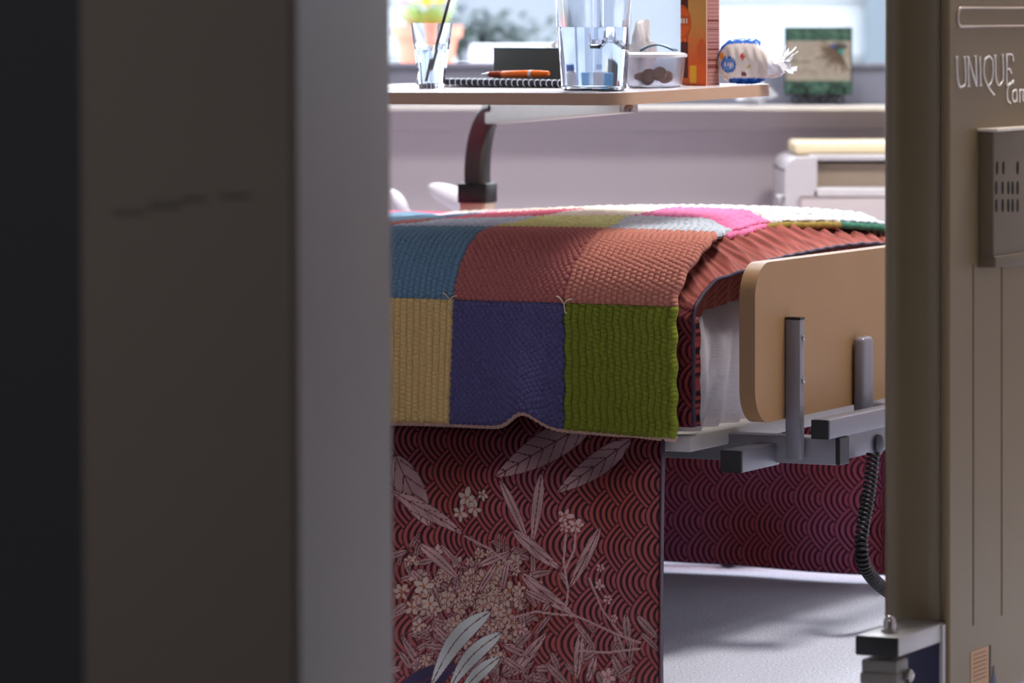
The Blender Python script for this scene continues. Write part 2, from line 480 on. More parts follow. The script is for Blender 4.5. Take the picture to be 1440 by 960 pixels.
# ------------------------------------------------------------------ duvet (print drawn into the cloth's colour)
YN = 0.0     # near side plane
def profile(w, R=.10, ztop=.612, y0=-.005, y1=.925):
    """arc length w across the bed: w<0 near hang, then shoulder, top, far shoulder, far hang -> y,z,ny,nz"""
    a = R*PI/2; top = (y1-R)-(y0+R)
    zc = ztop-R
    y = np.where(w < 0, y0, 0.); z = np.where(w < 0, zc+w, 0.); ny = np.where(w < 0, -1., 0); nz = np.zeros_like(w)
    t = np.clip(w/a, 0, 1)*PI/2; k = (w >= 0) & (w < a)
    y = np.where(k, y0+R-R*np.cos(t), y); z = np.where(k, zc+R*np.sin(t), z); ny = np.where(k, -np.cos(t), ny); nz = np.where(k, np.sin(t), nz)
    k = (w >= a) & (w < a+top); y = np.where(k, y0+R+(w-a), y); z = np.where(k, ztop, z); nz = np.where(k, 1, nz); ny = np.where(k, 0, ny)
    k = (w >= a+top) & (w < 2*a+top); t = np.clip((w-a-top)/a, 0, 1)*PI/2
    y = np.where(k, y1-R+R*np.sin(t), y); z = np.where(k, zc+R*np.cos(t), z); ny = np.where(k, np.sin(t), ny); nz = np.where(k, np.cos(t), nz)
    k = w >= 2*a+top; y = np.where(k, y1, y); z = np.where(k, zc-(w-2*a-top), z); ny = np.where(k, 1, ny); nz = np.where(k, 0, nz)
    return y, z, ny, nz
def hump(x, y):
    return .027*np.exp(-((x+.2)/.42)**2)*np.sin(np.clip(y, 0, .92)/.92*PI)**1.2 + .007*ss(.35,.72,y)*(1-ss(.87,.93,y))*ss(-1.,-.3,x)

def seigaiha(u, v, R=.0515, a=.0500):
    """overlapping scales bulging towards -u; returns 1 on the coloured bands, 0 on the dark lines"""
    out = np.zeros_like(u); best = np.full_like(u, -1e9); rad = np.zeros_like(u)
    j0 = np.floor(v/R)
    for dj in (-1, 0, 1, 2):
        j = j0+dj; cy = j*R
        off = np.mod(j, 2)*a/2
        i0 = np.floor((u-off)/a)
        for di in (-1, 0, 1, 2):
            cx = (i0+di)*a+off
            dvv = np.sqrt((v-cy)**2+.009**2)-.009
            dd = (np.abs(u-cx)**1.3+(dvv*1.10)**1.3)**(1/1.3)
            k = (dd < R) & (u-cx < .03) & (cx > best)
            best = np.where(k, cx, best); rad = np.where(k, dd, rad)
    q = rad/R*5.0
    fr = q-np.floor(q)
    d = np.minimum(fr, 1-fr)
    return ss(.17, .31, d)

RED = np.array(lin((136,58,54))); DRK = np.array(lin((40,16,26))); MAU = np.array(lin((164,128,134))); LIL = np.array(lin((150,92,120)))
PALE = np.array(lin((176,152,148))); FEA = np.array(lin((164,164,170))); PUR = np.array(lin((44,32,70))); VEIN = np.array(lin((84,38,44)))

class Print:
    """paints motifs onto the cloth; coordinates in cloth metres (u along the bed, v up the drop)"""
    def __init__(s, u, v):
        s.u, s.v = u, v
        k = seigaiha(u, v)[..., None]
        t = (.5+.5*np.sin(u*23+1)*np.cos(v*17+2))[..., None]
        s.c = DRK*(1-k)+(RED*(1-.35*t)+LIL*.35*t)*k
    def leaf(s, p0, p1, w, col=MAU, bend=0., veins=7, asym=.0, prof=None):
        (x0, y0), (x1, y1) = p0, p1
        L = math.hypot(x1-x0, y1-y0); tx, ty = (x1-x0)/L, (y1-y0)/L
        du, dv = s.u-x0, s.v-y0
        t = (du*tx+dv*ty)/L; q = (-du*ty+dv*tx)-bend*L*np.sin(np.clip(t, 0, 1)*PI)
        tt = np.clip(t, 0, 1)
        pr = w*np.sin(tt**.8*PI)**.75 if prof is None else prof(tt)*w
        ins = (t > 0) & (t < 1) & (np.abs(q) < pr)
        k = ins & (np.abs(q) > pr-.0012)
        c = np.broadcast_to(col*(.92+.16*np.sin(tt*9)[..., None]), s.c.shape)
        s.c = np.where(ins[..., None], c, s.c)
        if veins:
            f = (tt*veins-np.abs(q)/max(w, 1e-4)*1.3) % 1.
            vk = ins & (f < .10+.03*(np.abs(q) < w*.3)) & (tt > .08)
            s.c = np.where(vk[..., None], VEIN, s.c)
        mk = ins & (np.abs(q) < .0009)
        s.c = np.where((mk | k)[..., None], VEIN, s.c)
    def line(s, pts, w=.0012, col=MAU):
        for (x0, y0), (x1, y1) in zip(pts[:-1], pts[1:]):
            L = math.hypot(x1-x0, y1-y0)+1e-9; tx, ty = (x1-x0)/L, (y1-y0)/L
            t = np.clip((s.u-x0)*tx+(s.v-y0)*ty, 0, L)
            d = np.hypot(s.u-x0-t*tx, s.v-y0-t*ty)
            s.c = np.where((d < w)[..., None], col, s.c)
    def petal(s, cx, cy, r, ang, e=.6, col=PALE):
        ca, sa = math.cos(ang), math.sin(ang)
        du, dv = s.u-cx, s.v-cy
        a = du*ca+dv*sa; b_ = -du*sa+dv*ca
        d = np.hypot(a/r, b_/(r*e))
        s.c = np.where((d < 1)[..., None], col, s.c)
        s.c = np.where(((d < 1.0) & (d > 1-.0012/r*1.2))[..., None], VEIN, s.c)
    def flower(s, cx, cy, r, n=6, col=PALE, rnd=None):
        rnd = rnd or random
        for k in range(n):
            a = 2*PI*k/n+rnd.uniform(-.3, .3)
            s.petal(cx+math.cos(a)*r*.55, cy+math.sin(a)*r*.55, r*rnd.uniform(.42,.6), a, .62, col)
        d = np.hypot(s.u-cx, s.v-cy)
        s.c = np.where((d < r*.18)[..., None], np.array(lin((150,84,60))), s.c)

def cu(px, py):        # where that spot of the near drop lies on the cloth
    x, y, D = BL(px, y=-.005)
    return (x, zz(py, D))

Rn = random.Random(3)
def paint_near(u, v):
    P = Print(u, v)
    # background foliage and blossom tangle
    for i in range(150):
        px = Rn.uniform(560, 770); py = Rn.uniform(770, 965)
        if px > 730 and py < 800: continue
        a = Rn.uniform(0, 2*PI); l = Rn.uniform(24, 48)
        P.leaf(cu(px, py), cu(px+l*math.cos(a), py+l*math.sin(a)), Rn.uniform(.0035,.007), MAU*.8, veins=0)
    for i in range(150):
        px = Rn.gauss(665, 50); py = Rn.gauss(850, 45)
        if not (560 < px < 790 and 775 < py < 965): continue
        P.flower(*cu(px, py), Rn.uniform(.008,.015), Rn.choice((4,5,6)), PALE*Rn.uniform(.72,.95)*np.array((1,.9,.9)), Rn)
    for i in range(26):
        px = Rn.uniform(690, 905); py = Rn.uniform(860, 965)
        a = Rn.uniform(.5, 2.6); l = Rn.uniform(26, 55)
        P.leaf(cu(px, py), cu(px+l*math.cos(a), py+l*math.sin(a)), Rn.uniform(.004,.008), MAU*.75, veins=0)
    L = [((838,588),(697,671),.026,8),((888,618),(786,693),.019,6),((704,673),(748,768),.0085,0),((764,664),(752,768),.0105,0),
         ((556,640),(601,742),.024,4),((552,690),(652,754),.0125,5),((586,764),(645,818),.0095,0),((612,765),(652,806),.0055,0),
         ((722,746),(795,802),.0115,3),((734,806),(813,868),.0115,3),((845,742),(803,832),.0095,3),((670,797),(724,774),.0065,0),
         ((720,952),(778,888),.0105,3),((820,892),(814,962),.0088,3),((842,924),(828,966),.0078,3),((808,872),(848,926),.0050,0),
         ((705,907),(752,925),.0075,2),((704,925),(748,950),.0065,2),((790,800),(808,835),.004,0),((640,885),(700,868),.0055,0),
         ((600,878),(642,918),.0060,0),((575,800),(600,830),.006,0),((700,790),(668,840),.006,0),((715,790),(705,835),.006,0),((740,830),(785,850),.006,0)]
    for p0, p1, w, vn in L: P.leaf(cu(*p0), cu(*p1), w, MAU, veins=vn)
    for pts in (((652,754),(690,772),(724,800)), ((812,868),(850,885),(905,907)), ((905,915),(860,920),(815,918)), ((812,868),(760,860),(720,870)),
                ((803,832),(800,860),(812,868)), ((813,735),(810,775),(800,800)), ((830,815),(850,860),(880,895)), ((800,745),(797,790),(803,832))):
        P.line([cu(*p) for p in pts], .0016, MAU*.9)
    for px, py, r in ((655,700,.017),(645,722,.015),(668,715,.014),(680,696,.010),(798,726,.014),(812,740,.013),(798,742,.010),
                      (592,825,.016),(600,850,.014),(845,825,.010),(858,845,.009),(868,872,.008),(860,955,.014),(738,885,.012),(846,800,.009)):
        P.flower(*cu(px, py), r, 5, PALE*.9 if px < 700 else MAU*1.15, Rn)
    # pale tail feathers of a bird and its dark flank
    P.leaf(cu(560,975), cu(640,935), .020, PUR, veins=0)
    P.leaf(cu(690,860), cu(600,968), .0165, FEA, veins=0, bend=-.09)
    P.leaf(cu(706,890), cu(625,975), .0140, FEA, veins=0, bend=-.07)
    P.leaf(cu(702,925), cu(640,985), .0115, FEA, veins=0, bend=-.05)
    return P.c

duvet_m = mm('printed_cotton', (255,255,255), .75, vcol='print', noise=.10, nscale=700, bump=.25, bscale=500, spec=.08)
arcR = .10; aW = arcR*PI/2; topL = .925-.10-(-.005+.10); WF = 2*aW+topL     # far hang begins at WF
xe_near = -.022
# x samples and w samples
dv = empty('duvet', BC, -TH, 'dark red scale and flower print duvet hanging down both sides of the bed', 'duvet')
def flare(z, D0): return (D0-6.50)*np.clip((.345-z)/.33, 0, 1)**1.4
def nearpanel():
    zbot = .012
    w = np.arange(-(.512-zbot), .0, .00125)
    x = np.concatenate([np.arange(-2.0, -.52, .02), np.arange(-.52, xe_near+.0006, .00125)])
    X, Wv = np.meshgrid(x, w, indexing='ij')
    y, z, ny, nz = profile(Wv)
    # edge line leans a little: narrower to the bottom
    lean = -.016*ss(.4, .0, z)
    Xp = X+lean*ss(-.5, -.02, X)
    fold = (.006*np.sin(X*21+z*3)+.004*np.sin(X*47-z*6))*ss(.5, .1, z) - .012*ss(.35,.0,z)
    edge = .010*ss(-.05, -.022, X)*ss(.45,.3,z)
    y2 = y-fold-edge*0
    D0 = BC.y-ST*X+CT*y
    fl = flare(z, D0)                           # the long drop sweeps forward onto the floor
    C = paint_near(X, HC-(HC-z)*D0/(D0-fl))*np.array((.62,.66,.67))  # near side print darkened in its colour to keep this side shaded
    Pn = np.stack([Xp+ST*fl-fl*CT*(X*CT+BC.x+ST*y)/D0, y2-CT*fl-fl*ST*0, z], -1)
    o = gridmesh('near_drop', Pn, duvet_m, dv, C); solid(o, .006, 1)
    b = newbm(); pts = []
    for zq in np.linspace(zbot, .50, 60):
        le = -.016*float(ss(.4, .0, zq)); f = (.006*math.sin(xe_near*21+zq*3)+.004*math.sin(xe_near*47-zq*6))*float(ss(.5,.1,zq))-.012*float(ss(.35,.0,zq))
        D0 = BC.y-ST*xe_near; q_ = float(flare(zq, D0)); pts.append((xe_near+le+ST*q_-q_*CT*(xe_near*CT+BC.x)/D0, -.005-f-.002-CT*q_, zq))
    tube(b, pts, .0032, 8); obj('piping', b, mm('plum_piping', (62,46,66), .7), dv, smooth=True)
nearpanel()
def xe_foot(w):         # how far the duvet reaches past the mattress corner, along w
    return .024+.022*ss(.08,.25,w)
def toppanel():
    w = np.concatenate([np.arange(-.165, .0, .0028), np.arange(.0, WF, .0032)])
    q = np.concatenate([np.linspace(-2.0, -.30, 60)[:-1], np.linspace(-.30, 0, 130)])      # q=0 hem line; beyond it the lip tucks under
    qq = np.concatenate([q, np.linspace(.0, .055, 24)[1:]])
    Q, Wv = np.meshgrid(qq, w, indexing='ij')
    y, z, ny, nz = profile(Wv)
    xe = xe_foot(Wv)
    on = ss(-.02, .10, Wv)*ss(WF+.02, WF-.1, Wv)                  # 1 on the top, 0 on the hanging sides
    X = np.where(Q <= 0, Q+xe*ss(-.3, 0, Q), xe)
    z = z+hump(X, y)*on
    sl = ss(-.13, .0, Q)
    z = z-sl*.030*on - .010*sl*np.exp(-((Wv-.14)/.10)**2)*on
    # tucked lip
    lip = np.clip(Q, 0, 1)
    X = X-lip*.30*on
    z = z-lip*.85*on
    y = y+(1-on)*lip*.6*np.sign(.4-y)
    # pleats fanning from the foot edge, slanted
    ph = (Wv+.75*Q*on)
    k = ss(-.16, -.05, Q)*ss(-.15, .1, Wv+.12)
    def ridge(p): return 1-np.abs(np.sin(p))**.85
    pl = .012*ridge(ph*PI/.050+1.1*np.sin(ph*13)+1.2*np.sin(Q*14))+.003*ridge(ph*PI/.023+2*np.sin(ph*9+1)-Q*9)
    pl2 = np.where(Q > 0, .006*ridge((Wv-.3*Q)*PI/.028+1.5*np.sin(Wv*17)), 0)
    hang = (1-on)
    X = X+ (pl*.5+pl2)*hang*0 + pl2*on*.8
    z = z+pl*k*on*(1-.8*ss(-.035,0,Q))-.006*k*on
    y = y-(pl*.5)*ss(-.10,-.01,Q)*hang*np.sign(.45-y)*.7
    C0 = Print(X, np.where(Wv < 0, z, .512+Wv)).c
    pk = (ss(-.20, -.12, Q)*on)[..., None]; C0 = C0*(1-pk)+np.array(lin((172,98,90)))*pk*(.75+.25*np.sin(ph*400)[..., None])
    Pn = np.stack([X, y, z], -1)
    o = gridmesh('quilted_top', Pn, duvet_m, dv, C0); solid(o, .005, 1)
    # hem piping along q=0
    j = len(q)-1
    line = Pn[j, ::3]
    b = newbm(); tube(b, [tuple(p+np.array((.003, 0, .001))) for p in line if True], .0032, 8)
    obj('piping', b, M['plum_piping'], dv, smooth=True)
toppanel()
def farpanel():
    w = np.arange(WF, WF+.492, .0016)
    x = np.concatenate([np.arange(-2.0, -.62, .02), np.arange(-.62, .035, .0016)])
    X, Wv = np.meshgrid(x, w, indexing='ij')
    y, z, ny, nz = profile(Wv)
    z = z+.012*ss(.2,.0,z)*ss(-.6,0,X)*-.4
    fold = (.006*np.sin(X*19+1)+.010*np.exp(-((X+.035)/.022)**2))*ss(.55,.1,z)
    y = y+fold
    y = y-.05*ss(-.03, .035, X)                    # wraps slightly round the foot end
    C = Print(X*.98+.01, z+.012).c*np.array((2.7,3.1,3.7))      # print brightened in its colour to make up for dim light here
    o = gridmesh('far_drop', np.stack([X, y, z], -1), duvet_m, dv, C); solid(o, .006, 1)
    b = newbm(); line = np.stack([X[:, -1], y[:, -1], z[:, -1]], -1)[::6]
    tube(b, [tuple(p) for p in line], .0032, 8); obj('piping', b, M['plum_piping'], dv, smooth=True)
farpanel()

# ------------------------------------------------------------------ knitted patchwork blanket
kn = lambda n, c: mm(n, c, .95, noise=.22, nscale=900, bump=.6, bscale=900, sheen=.08, spec=.15)
pal = {'ochre': (236,206,140), 'indigo': (100,96,144), 'green': (134,146,46), 'blue': (118,156,182), 'red': (192,116,112), 'salmon': (210,138,122),
       'paleblue': (196,212,232), 'lime': (224,228,150), 'ice': (206,216,228), 'rose': (232,110,136), 'cream': (246,236,220), 'magenta': (238,128,176),
       'white': (220,217,216), 'pink': (240,200,210), 'olive': (176,160,84), 'teal': (120,190,176)}
names = list(pal); kmats = [kn('yarn_'+n, pal[n]) for n in names]
rows = [ # from hem upwards: colours for columns counted leftwards from the foot edge
    ['green','indigo','ochre','rose','cream'],
    ['salmon','red','blue','lime','pink'],
    ['ice','lime','paleblue','red','white'],
    ['magenta','cream','rose','blue','lime'],
    ['white','white','cream','pink','blue'],
    ['ice','lime','pink','cream','rose'],
    ['white','pink','white','green','ice'],
]
S = .190
def zhem(x):
    return .338 + .026*np.exp(-((x+.245)/.030)**2) - .006*ss(-.2, 0, x) + .002*np.sin(x*14)
def blanket():
    bl = empty('knitted_blanket', BC, -TH, 'hand-knitted patchwork blanket of coloured squares draped over the bed', 'blanket')
    Rb = .108
    w0 = -.175
    wf = np.concatenate([np.arange(w0, .25, .0012), np.arange(.25, .66, .004), np.linspace(.66, 1.15, 60)])
    xf = np.concatenate([np.linspace(-1.6, -.62, 50)[:-1], np.arange(-.62, 0.0009, .0012)])
    Xc, Wv = np.meshgrid(xf, wf, indexing='ij')      # Xc cloth coordinate, 0 at the foot edge
    y, z, ny, nz = profile(Wv, R=Rb, ztop=.625, y0=-.020, y1=.94)
    # foot edge offset along the cloth
    edge = .004+.022*np.exp(-((Wv-.13)/.07)**2)-.056*ss(.22, .40, Wv)+.058*ss(.58,.92,Wv)+.010*np.sin(Wv*20)*ss(.35,.5,Wv)+.0018*np.sin(Wv*150)
    X = Xc+edge*ss(-.5, 0, Xc)
    on = ss(-.02, .12, Wv)*ss(1.10, .98, Wv)
    z = z+hump(X, y)*on
    # hem height variation
    hang = ss(0., w0, Wv)
    z = z+hang*(zhem(X)-(.517+w0))
    # bulges and folds of the side
    fold = .010*np.sin(X*17+.6)*ss(.1,-.15,Wv)+.030*np.exp(-((X+.245)/.040)**2)*ss(.05,-.17,Wv)+.008*np.sin(Wv*11+X*5)
    y = y+np.where(Wv < .2, ny*fold*.8, 0)
    soft = ss(-.045, 0, Xc)
    z = z-on*soft*.014*ss(.2,.4,Wv)
    # fuzz / lumps on the top
    z = z+on*.0016*np.sin(X*310)*np.sin(Wv*290+X*40)*ss(.2,.3,Wv)
    # knit relief
    ci = np.clip(np.floor(-(Xc+1e-5)/S), 0, 4).astype(int)
    ri = np.clip(np.floor((Wv-w0)/S-.0), 0, 6).astype(int)
    uu, vv = Xc, Wv
    p = np.where((ri % 2 == 0) ^ (ci % 2 == 1), .0118, .0100)
    col = np.floor(uu/p)
    rib = np.abs(np.sin(PI*uu/p))**.9
    bead = .5+.5*np.cos(2*PI*(vv/.0068+.5*(col % 2)))
    diag = np.abs(np.sin(PI*(uu+vv*.8)/.0098))**.9*(.35+.65*(np.abs(np.sin(PI*(uu*.9-vv)/.0090))))
    h1 = rib*(.62+.38*bead)
    h = np.where(((ri == 1) & (ci == 1)) | ((ri == 0) & (ci == 1)), diag, h1)
    seam = np.minimum(np.abs((-Xc/S) % 1-0), 1-np.abs((-Xc/S) % 1))*S
    seam2 = np.minimum(((Wv-w0)/S) % 1, 1-((Wv-w0)/S) % 1)*S
    sm = ss(0, .004, np.minimum(seam, seam2))
    amp = .0100*np.where(Wv < .25, 1, .5)
    hh = (h*sm-.3)*amp
    y = y+ny*hh; z = z+nz*hh
    table = np.array([[names.index(c) for c in r] for r in rows])
    mi = table[ri, ci][:-1, :-1]
    o = gridmesh('knitted_squares', np.stack([X, y, z], -1), kmats, bl, mi=mi); solid(o, .004, -1)
    # crochet hem along the bottom and up the foot edge
    def surf(i, j): return np.array((X[i, j], y[i, j], z[i, j]))
    hem_m = mm('yarn_hem', (214,176,158), .9, noise=.2, nscale=700, bump=.5, bscale=800, sheen=.4)
    b = newbm(); pts = []
    for i in range(40, X.shape[0], 1):
        q = surf(i, 0); sN = math.sin(X[i, 0]*900)*.0012
        pts.append((q[0], q[1]-.001, q[2]-.002+sN))
    sweep(b, pts, circ(.0042, 8)); obj('crochet_hem', b, hem_m, bl, smooth=True)
    # yarn tails at two corners
    for cx in (-.385, -.19):
        b = newbm(); i = int(np.argmin(np.abs(xf-cx))); j = int(np.argmin(np.abs(wf-(w0+S))))
        q = Vector(surf(i, j))+Vector((0,-.010,.0))
        for dx, dz in ((-.012, .012), (.014, .008), (.006, -.014)):
            tube(b, bez([q, q+Vector((dx*.5, -.004, dz*.8)), q+Vector((dx, -.003, dz))], 5), .0011, 6)
        obj('yarn_tail', b, mm('yarn_tail_cream', (222,204,176), .9), bl, smooth=True)
    # magenta and olive rolled edge on top
    i = X.shape[0]-1
    for a, c, nm in ((.36, .565, 'magenta'), (.565, .775, 'olive'), (.775, .98, 'teal')):
        js = [j for j in range(len(wf)) if a < wf[j] < c]
        pts = [tuple(surf(i, j)+np.array((.001, 0, -.004))) for j in js]
        b = newbm(); sweep(b, pts, circ(.0058, 8)); 
        obj('rolled_edge', b, kmats[names.index(nm)] if nm == 'magenta' else mm('edge_'+nm, {'olive':(150,128,58),'teal':(58,122,100)}[nm], .9, bump=.6, bscale=800), bl, smooth=True)
blanket()

# ------------------------------------------------------------------ overbed table
RT = Vector((.162, 7.0, 0)); TA = math.radians(40)
Uv = Vector((-math.cos(TA), math.sin(TA), 0)); Vv = Vector((math.sin(TA), math.cos(TA), 0))
def tz(s, t): return .8586-.0088*s+.0236*t
def TP(px, t, dz=0):          # point on the table top seen in pixel column px, t metres behind the front edge
    p = (px-720)/F
    s = (.162+Vv.x*t-p*(7.0+Vv.y*t))/(-Uv.x+Uv.y*p)
    q = RT+Uv*s+Vv*t; q.z = tz(s, t)+dz
    return q
tb = empty('overbed_table', (-.066, 8.15, 0), 0, 'wheeled overbed table with a pale laminate top and chrome cantilever column', 'table')
tinv = Matrix.Translation((.066, -8.15, 0))
def tpart(o): o.matrix_parent_inverse = tinv; return o
def top_poly(inset, n=8, r=.045, SL=.80, TL=.42):
    out = []
    for cs, ct, a0 in ((SL-r, TL-r, 0), (r, TL-r, 90), (r, r, 180), (SL-r, r, 270)):
        for i in range(n+1):
            a = math.radians(a0+90*i/n); out.append((cs+(r-inset)*math.cos(a), ct+(r-inset)*math.sin(a)))
    return out
def slab(z0, z1, inset=0, mi=0):
    b = newbm()
    pl = top_poly(inset)
    lo, hi = [], []
    for s, t in pl:
        q = RT+Uv*s+Vv*t
        lo.append(b.verts.new((q.x, q.y, tz(s,t)+z0))); hi.append(b.verts.new((q.x, q.y, tz(s,t)+z1)))
    n = len(pl); b.faces.new(lo[::-1]); b.faces.new(hi)
    for i in range(n): b.faces.new((lo[i], lo[(i+1) % n], hi[(i+1) % n], hi[i]))
    return b
tpart(obj('tabletop', slab(-.0005, 0.0, .0015), mm('pale_laminate', (228,222,228), .22), tb))
tpart(obj('edge_band', slab(-.0190, -.0005), mm('tan_edging', (196,160,134), .4), tb, auto=40))
# beam and column
e = W3(885, 157, 7.45); e.z = .8586-.022
colc = Vector((-.062, 8.15, 0)); bd = Vector((e.x-colc.x, e.y-colc.y, 0)); blen = bd.length; bd.normalize(); bs = bd.cross(Vector((0,0,1)))
b = newbm()
st = colc+bd*.10
def q4(p, zt, zb, w): return [b.verts.new(v) for v in (p+bs*w+Vector((0,0,zt)), p-bs*w+Vector((0,0,zt)), p-bs*w+Vector((0,0,zb)), p+bs*w+Vector((0,0,zb)))]
r0 = q4(st, .838, .786, .022); r1 = q4(colc+bd*blen, .838, .819, .016)
b.faces.new(r0[::-1]); b.faces.new(r1)
for i in range(4): b.faces.new((r0[i], r0[(i+1) % 4], r1[(i+1) % 4], r1[i]))
bmesh.ops.bevel(b, geom=list(b.edges), offset=.002, segments=2, affect='EDGES')
tpart(obj('support_beam', b, mm('brushed_steel', (205,203,200), .3, metal=.9), tb, auto=35))
b = newbm(); lathe(b, [(.008,-.006),(.009,0),(.005,.007)], c=(e.x, e.y, .826), n=14); tpart(obj('adjusting_knob', b, steel_m, tb, auto=40))
pts = [colc+Vector((0,0,z)) for z in (.655, .68, .70)]
Rb = .125
for k in range(13):
    a = k/12*PI/2; pts.append(colc+bd*(Rb*(1-math.cos(a)))+Vector((0,0,.695+Rb*math.sin(a))))
nf = Vector((-.36,-.93,0)).normalized(); b = newbm(); sweep(b, [Vector(p) for p in pts], rrect(.036, .046, .006, 3), up=nf)
tpart(obj('column_bend', b, mm('dark_chrome', (62,58,57), .42, metal=.9), tb, auto=35))
zc1, zc0 = zz(257, 8.15), zz(285, 8.15)
ra = math.atan2(nf.x, -nf.y)
b = newbm(); box(b, (colc.x, colc.y, (zc0+zc1)/2), (.056, .056, zc1-zc0), .003, rz=ra)
cl = tpart(obj('collar', b, black_m, tb, auto=35))
b = newbm(); fdir = nf
pw = colc+fdir*.0285+Vector((0,0,(zc0+zc1)/2)); box(b, pw, (.034, .003, .024), .0012, rz=ra)
tpart(obj('release_button', b, mm('tan_plastic', (196,150,116), .4), cl, auto=35))
b = newbm(); box(b, (colc.x, colc.y, .36), (.050, .050, .60), .004, rz=ra)
tpart(obj('outer_column', b, mm('beige_powder_coat', (196,164,148), .4), tb, auto=35))
b = newbm(); box(b, (.15, 8.12, .048), (.60, .05, .03), .006, rz=-.11)
box(b, (-.066, 8.15, .062), (.08, .08, .04), .006)
tpart(obj('base_rail', b, M['beige_powder_coat'], tb, auto=35))
for x, y in ((.383, 8.065), (-.12, 8.15)):
    b = newbm(); lathe(b, [(.008,-.012),(.0225,-.012),(.024,-.008),(.024,.008),(.0225,.012),(.008,.012)], n=28); rot_bm(b, Matrix.Translation((x, y, .024)) @ Matrix.Rotation(PI/2, 4, 'X'))
    tpart(obj('castor', b, black_m, tb, auto=40))

# ------------------------------------------------------------------ things on the table
glass_m = mm('clear_glass', (250,252,255), .02, trans=1, ior=1.45)
water_m = mm('water', (240,246,252), .0, trans=1, ior=1.33)
plast_m = mm('clear_plastic', (238,240,246), .05, trans=1, ior=1.40)
# drinking glass
g = TP(607, .17); gl = empty('drinking_glass', g, 0, 'faceted drinking glass at the left end of the table', 'glass')
def fac(a, z): return 1 if z > .068 else 1-.035*abs(math.cos(a*5))*min(1, (.070-z)/.01)*1.6
def tumbler(H, rb, rt, th, base, n=60, f=None):
    pr = [(rb*.2,0),(rb,0)]+[(rb+(rt-rb)*k/14, H*k/14) for k in range(1, 15)]
    inn = [(rb-th+(rt-rb)*k/10, base+(H-base)*k/10) for k in range(10, -1, -1)]
    return pr, inn
b = newbm(); H = .1075; pr, inn = tumbler(H, .0215, .0345, .0022, .008)
rowsA = []
for (r, z), isin in [(q, 0) for q in pr]+[(q, 1) for q in inn]+[((.002, .008), 1)]:
    rowsA.append([b.verts.new((r*(fac(2*PI*i/60, z) if not isin else 1)*math.cos(2*PI*i/60), r*(fac(2*PI*i/60, z) if not isin else 1)*math.sin(2*PI*i/60), z)) for i in range(60)])
for k in range(len(rowsA)-1):
    for i in range(60): b.faces.new((rowsA[k][i], rowsA[k][(i+1) % 60], rowsA[k+1][(i+1) % 60], rowsA[k+1][i]))
b.faces.new(rowsA[0][::-1]); b.faces.new(rowsA[-1])
obj('tumbler', b, glass_m, gl, auto=50)
b = newbm(); lathe(b, [(.019,.0085),(.0265,.060),(.0270,.064)], n=48); obj('water', b, water_m, gl, auto=40)
b = newbm(); p0 = g+Vector((-.008, -.004, .0125)); p1 = g+Vector((.0345, .004, .165)); tube(b, [p0, p1], .0028, 10)
tag(obj('drinking_straw', b, black_m, smooth=True), 'black straw leaning in the drinking glass', 'straw')

# water jug
j = TP(835, .075, .0012); jg = empty('water_jug', j, 0, 'clear jug half full of water at the front edge of the table', 'jug')
def sqr(rx, ry, z, n=48, e=3.2):
    o = []
    for i in range(n):
        a = 2*PI*i/n; c, s = math.cos(a), math.sin(a)
        k = (abs(c)**e+abs(s)**e)**(-1/e); o.append((rx*k*c, ry*k*s, z))
    return o
def loft(b, rings, mi=0):
    R_ = [[b.verts.new(p) for p in r] for r in rings]; n = len(R_[0])
    for k in range(len(R_)-1):
        for i in range(n): f = b.faces.new((R_[k][i], R_[k][(i+1) % n], R_[k+1][(i+1) % n], R_[k+1][i])); f.material_index = mi
    b.faces.new(R_[0][::-1]); b.faces.new(R_[-1])
b = newbm(); JH = .19
ring = lambda z, d: sqr(.049+.010*z/.15-d, .047+.009*z/.15-d, z)
loft(b, [ring(0, .004), ring(.003, 0)]+[ring(z, 0) for z in (.05,.1,.15)]+[ring(JH, 0)]+[ring(JH, .0025)]+[ring(z, .0025) for z in (.15,.1,.05,.008)]+[ring(.006, .008)])
rotj = Matrix.Rotation(math.radians(-12), 4, 'Z'); rot_bm(b, rotj)
obj('jug_body', b, plast_m, jg, auto=50)
b = newbm(); loft(b, [ring(z, .0022) for z in (.0062,.03,.06,.09,zz(38, j.y)-j.z)]); rot_bm(b, rotj)
obj('water', b, water_m, jg, auto=50)
b = newbm(); sweep(b, [Vector((.003,.057,.175)), Vector((.003,.082,.165)), Vector((.003,.085,.11)), Vector((.003,.078,.08)), Vector((.003,.052,.07))], rrect(.018,.007,.003,3), up=Vector((0,0,1)))
rot_bm(b, Matrix.Rotation(math.radians(-4), 4, 'Z')); obj('handle', b, plast_m, jg, auto=50)
b = newbm(); loft(b, [ring(JH, -.001), ring(JH+.008, -.001), ring(JH+.010, .004)]); rot_bm(b, rotj); obj('lid', b, mm('frost_plastic', (220,222,228), .3), jg, auto=50)

# blue carton and white pot behind the jug
q = TP(821, .255); b = newbm(); box(b, q+Vector((0,0,.017)), (.028,.024,.034), .002, rz=.3); tag(obj('small_carton', b, mm('carton_blue', (92,150,190), .5)), 'small blue carton seen through the water jug', 'carton')
q = TP(851, .245); pt = empty('white_tub', q, 0, 'small white plastic pot seen through the water jug', 'pot')
b = newbm(); lathe(b, [(.014,0),(.016,.004),(.016,.032),(.012,.036)], n=24); obj('pot', b, white_m, pt, auto=40)
b = newbm(); lathe(b, [(.0125,.036),(.0135,.037),(.0135,.045),(.011,.047)], n=24); obj('cap', b, mm('cap_blue', (90,130,200), .4), pt, auto=40)

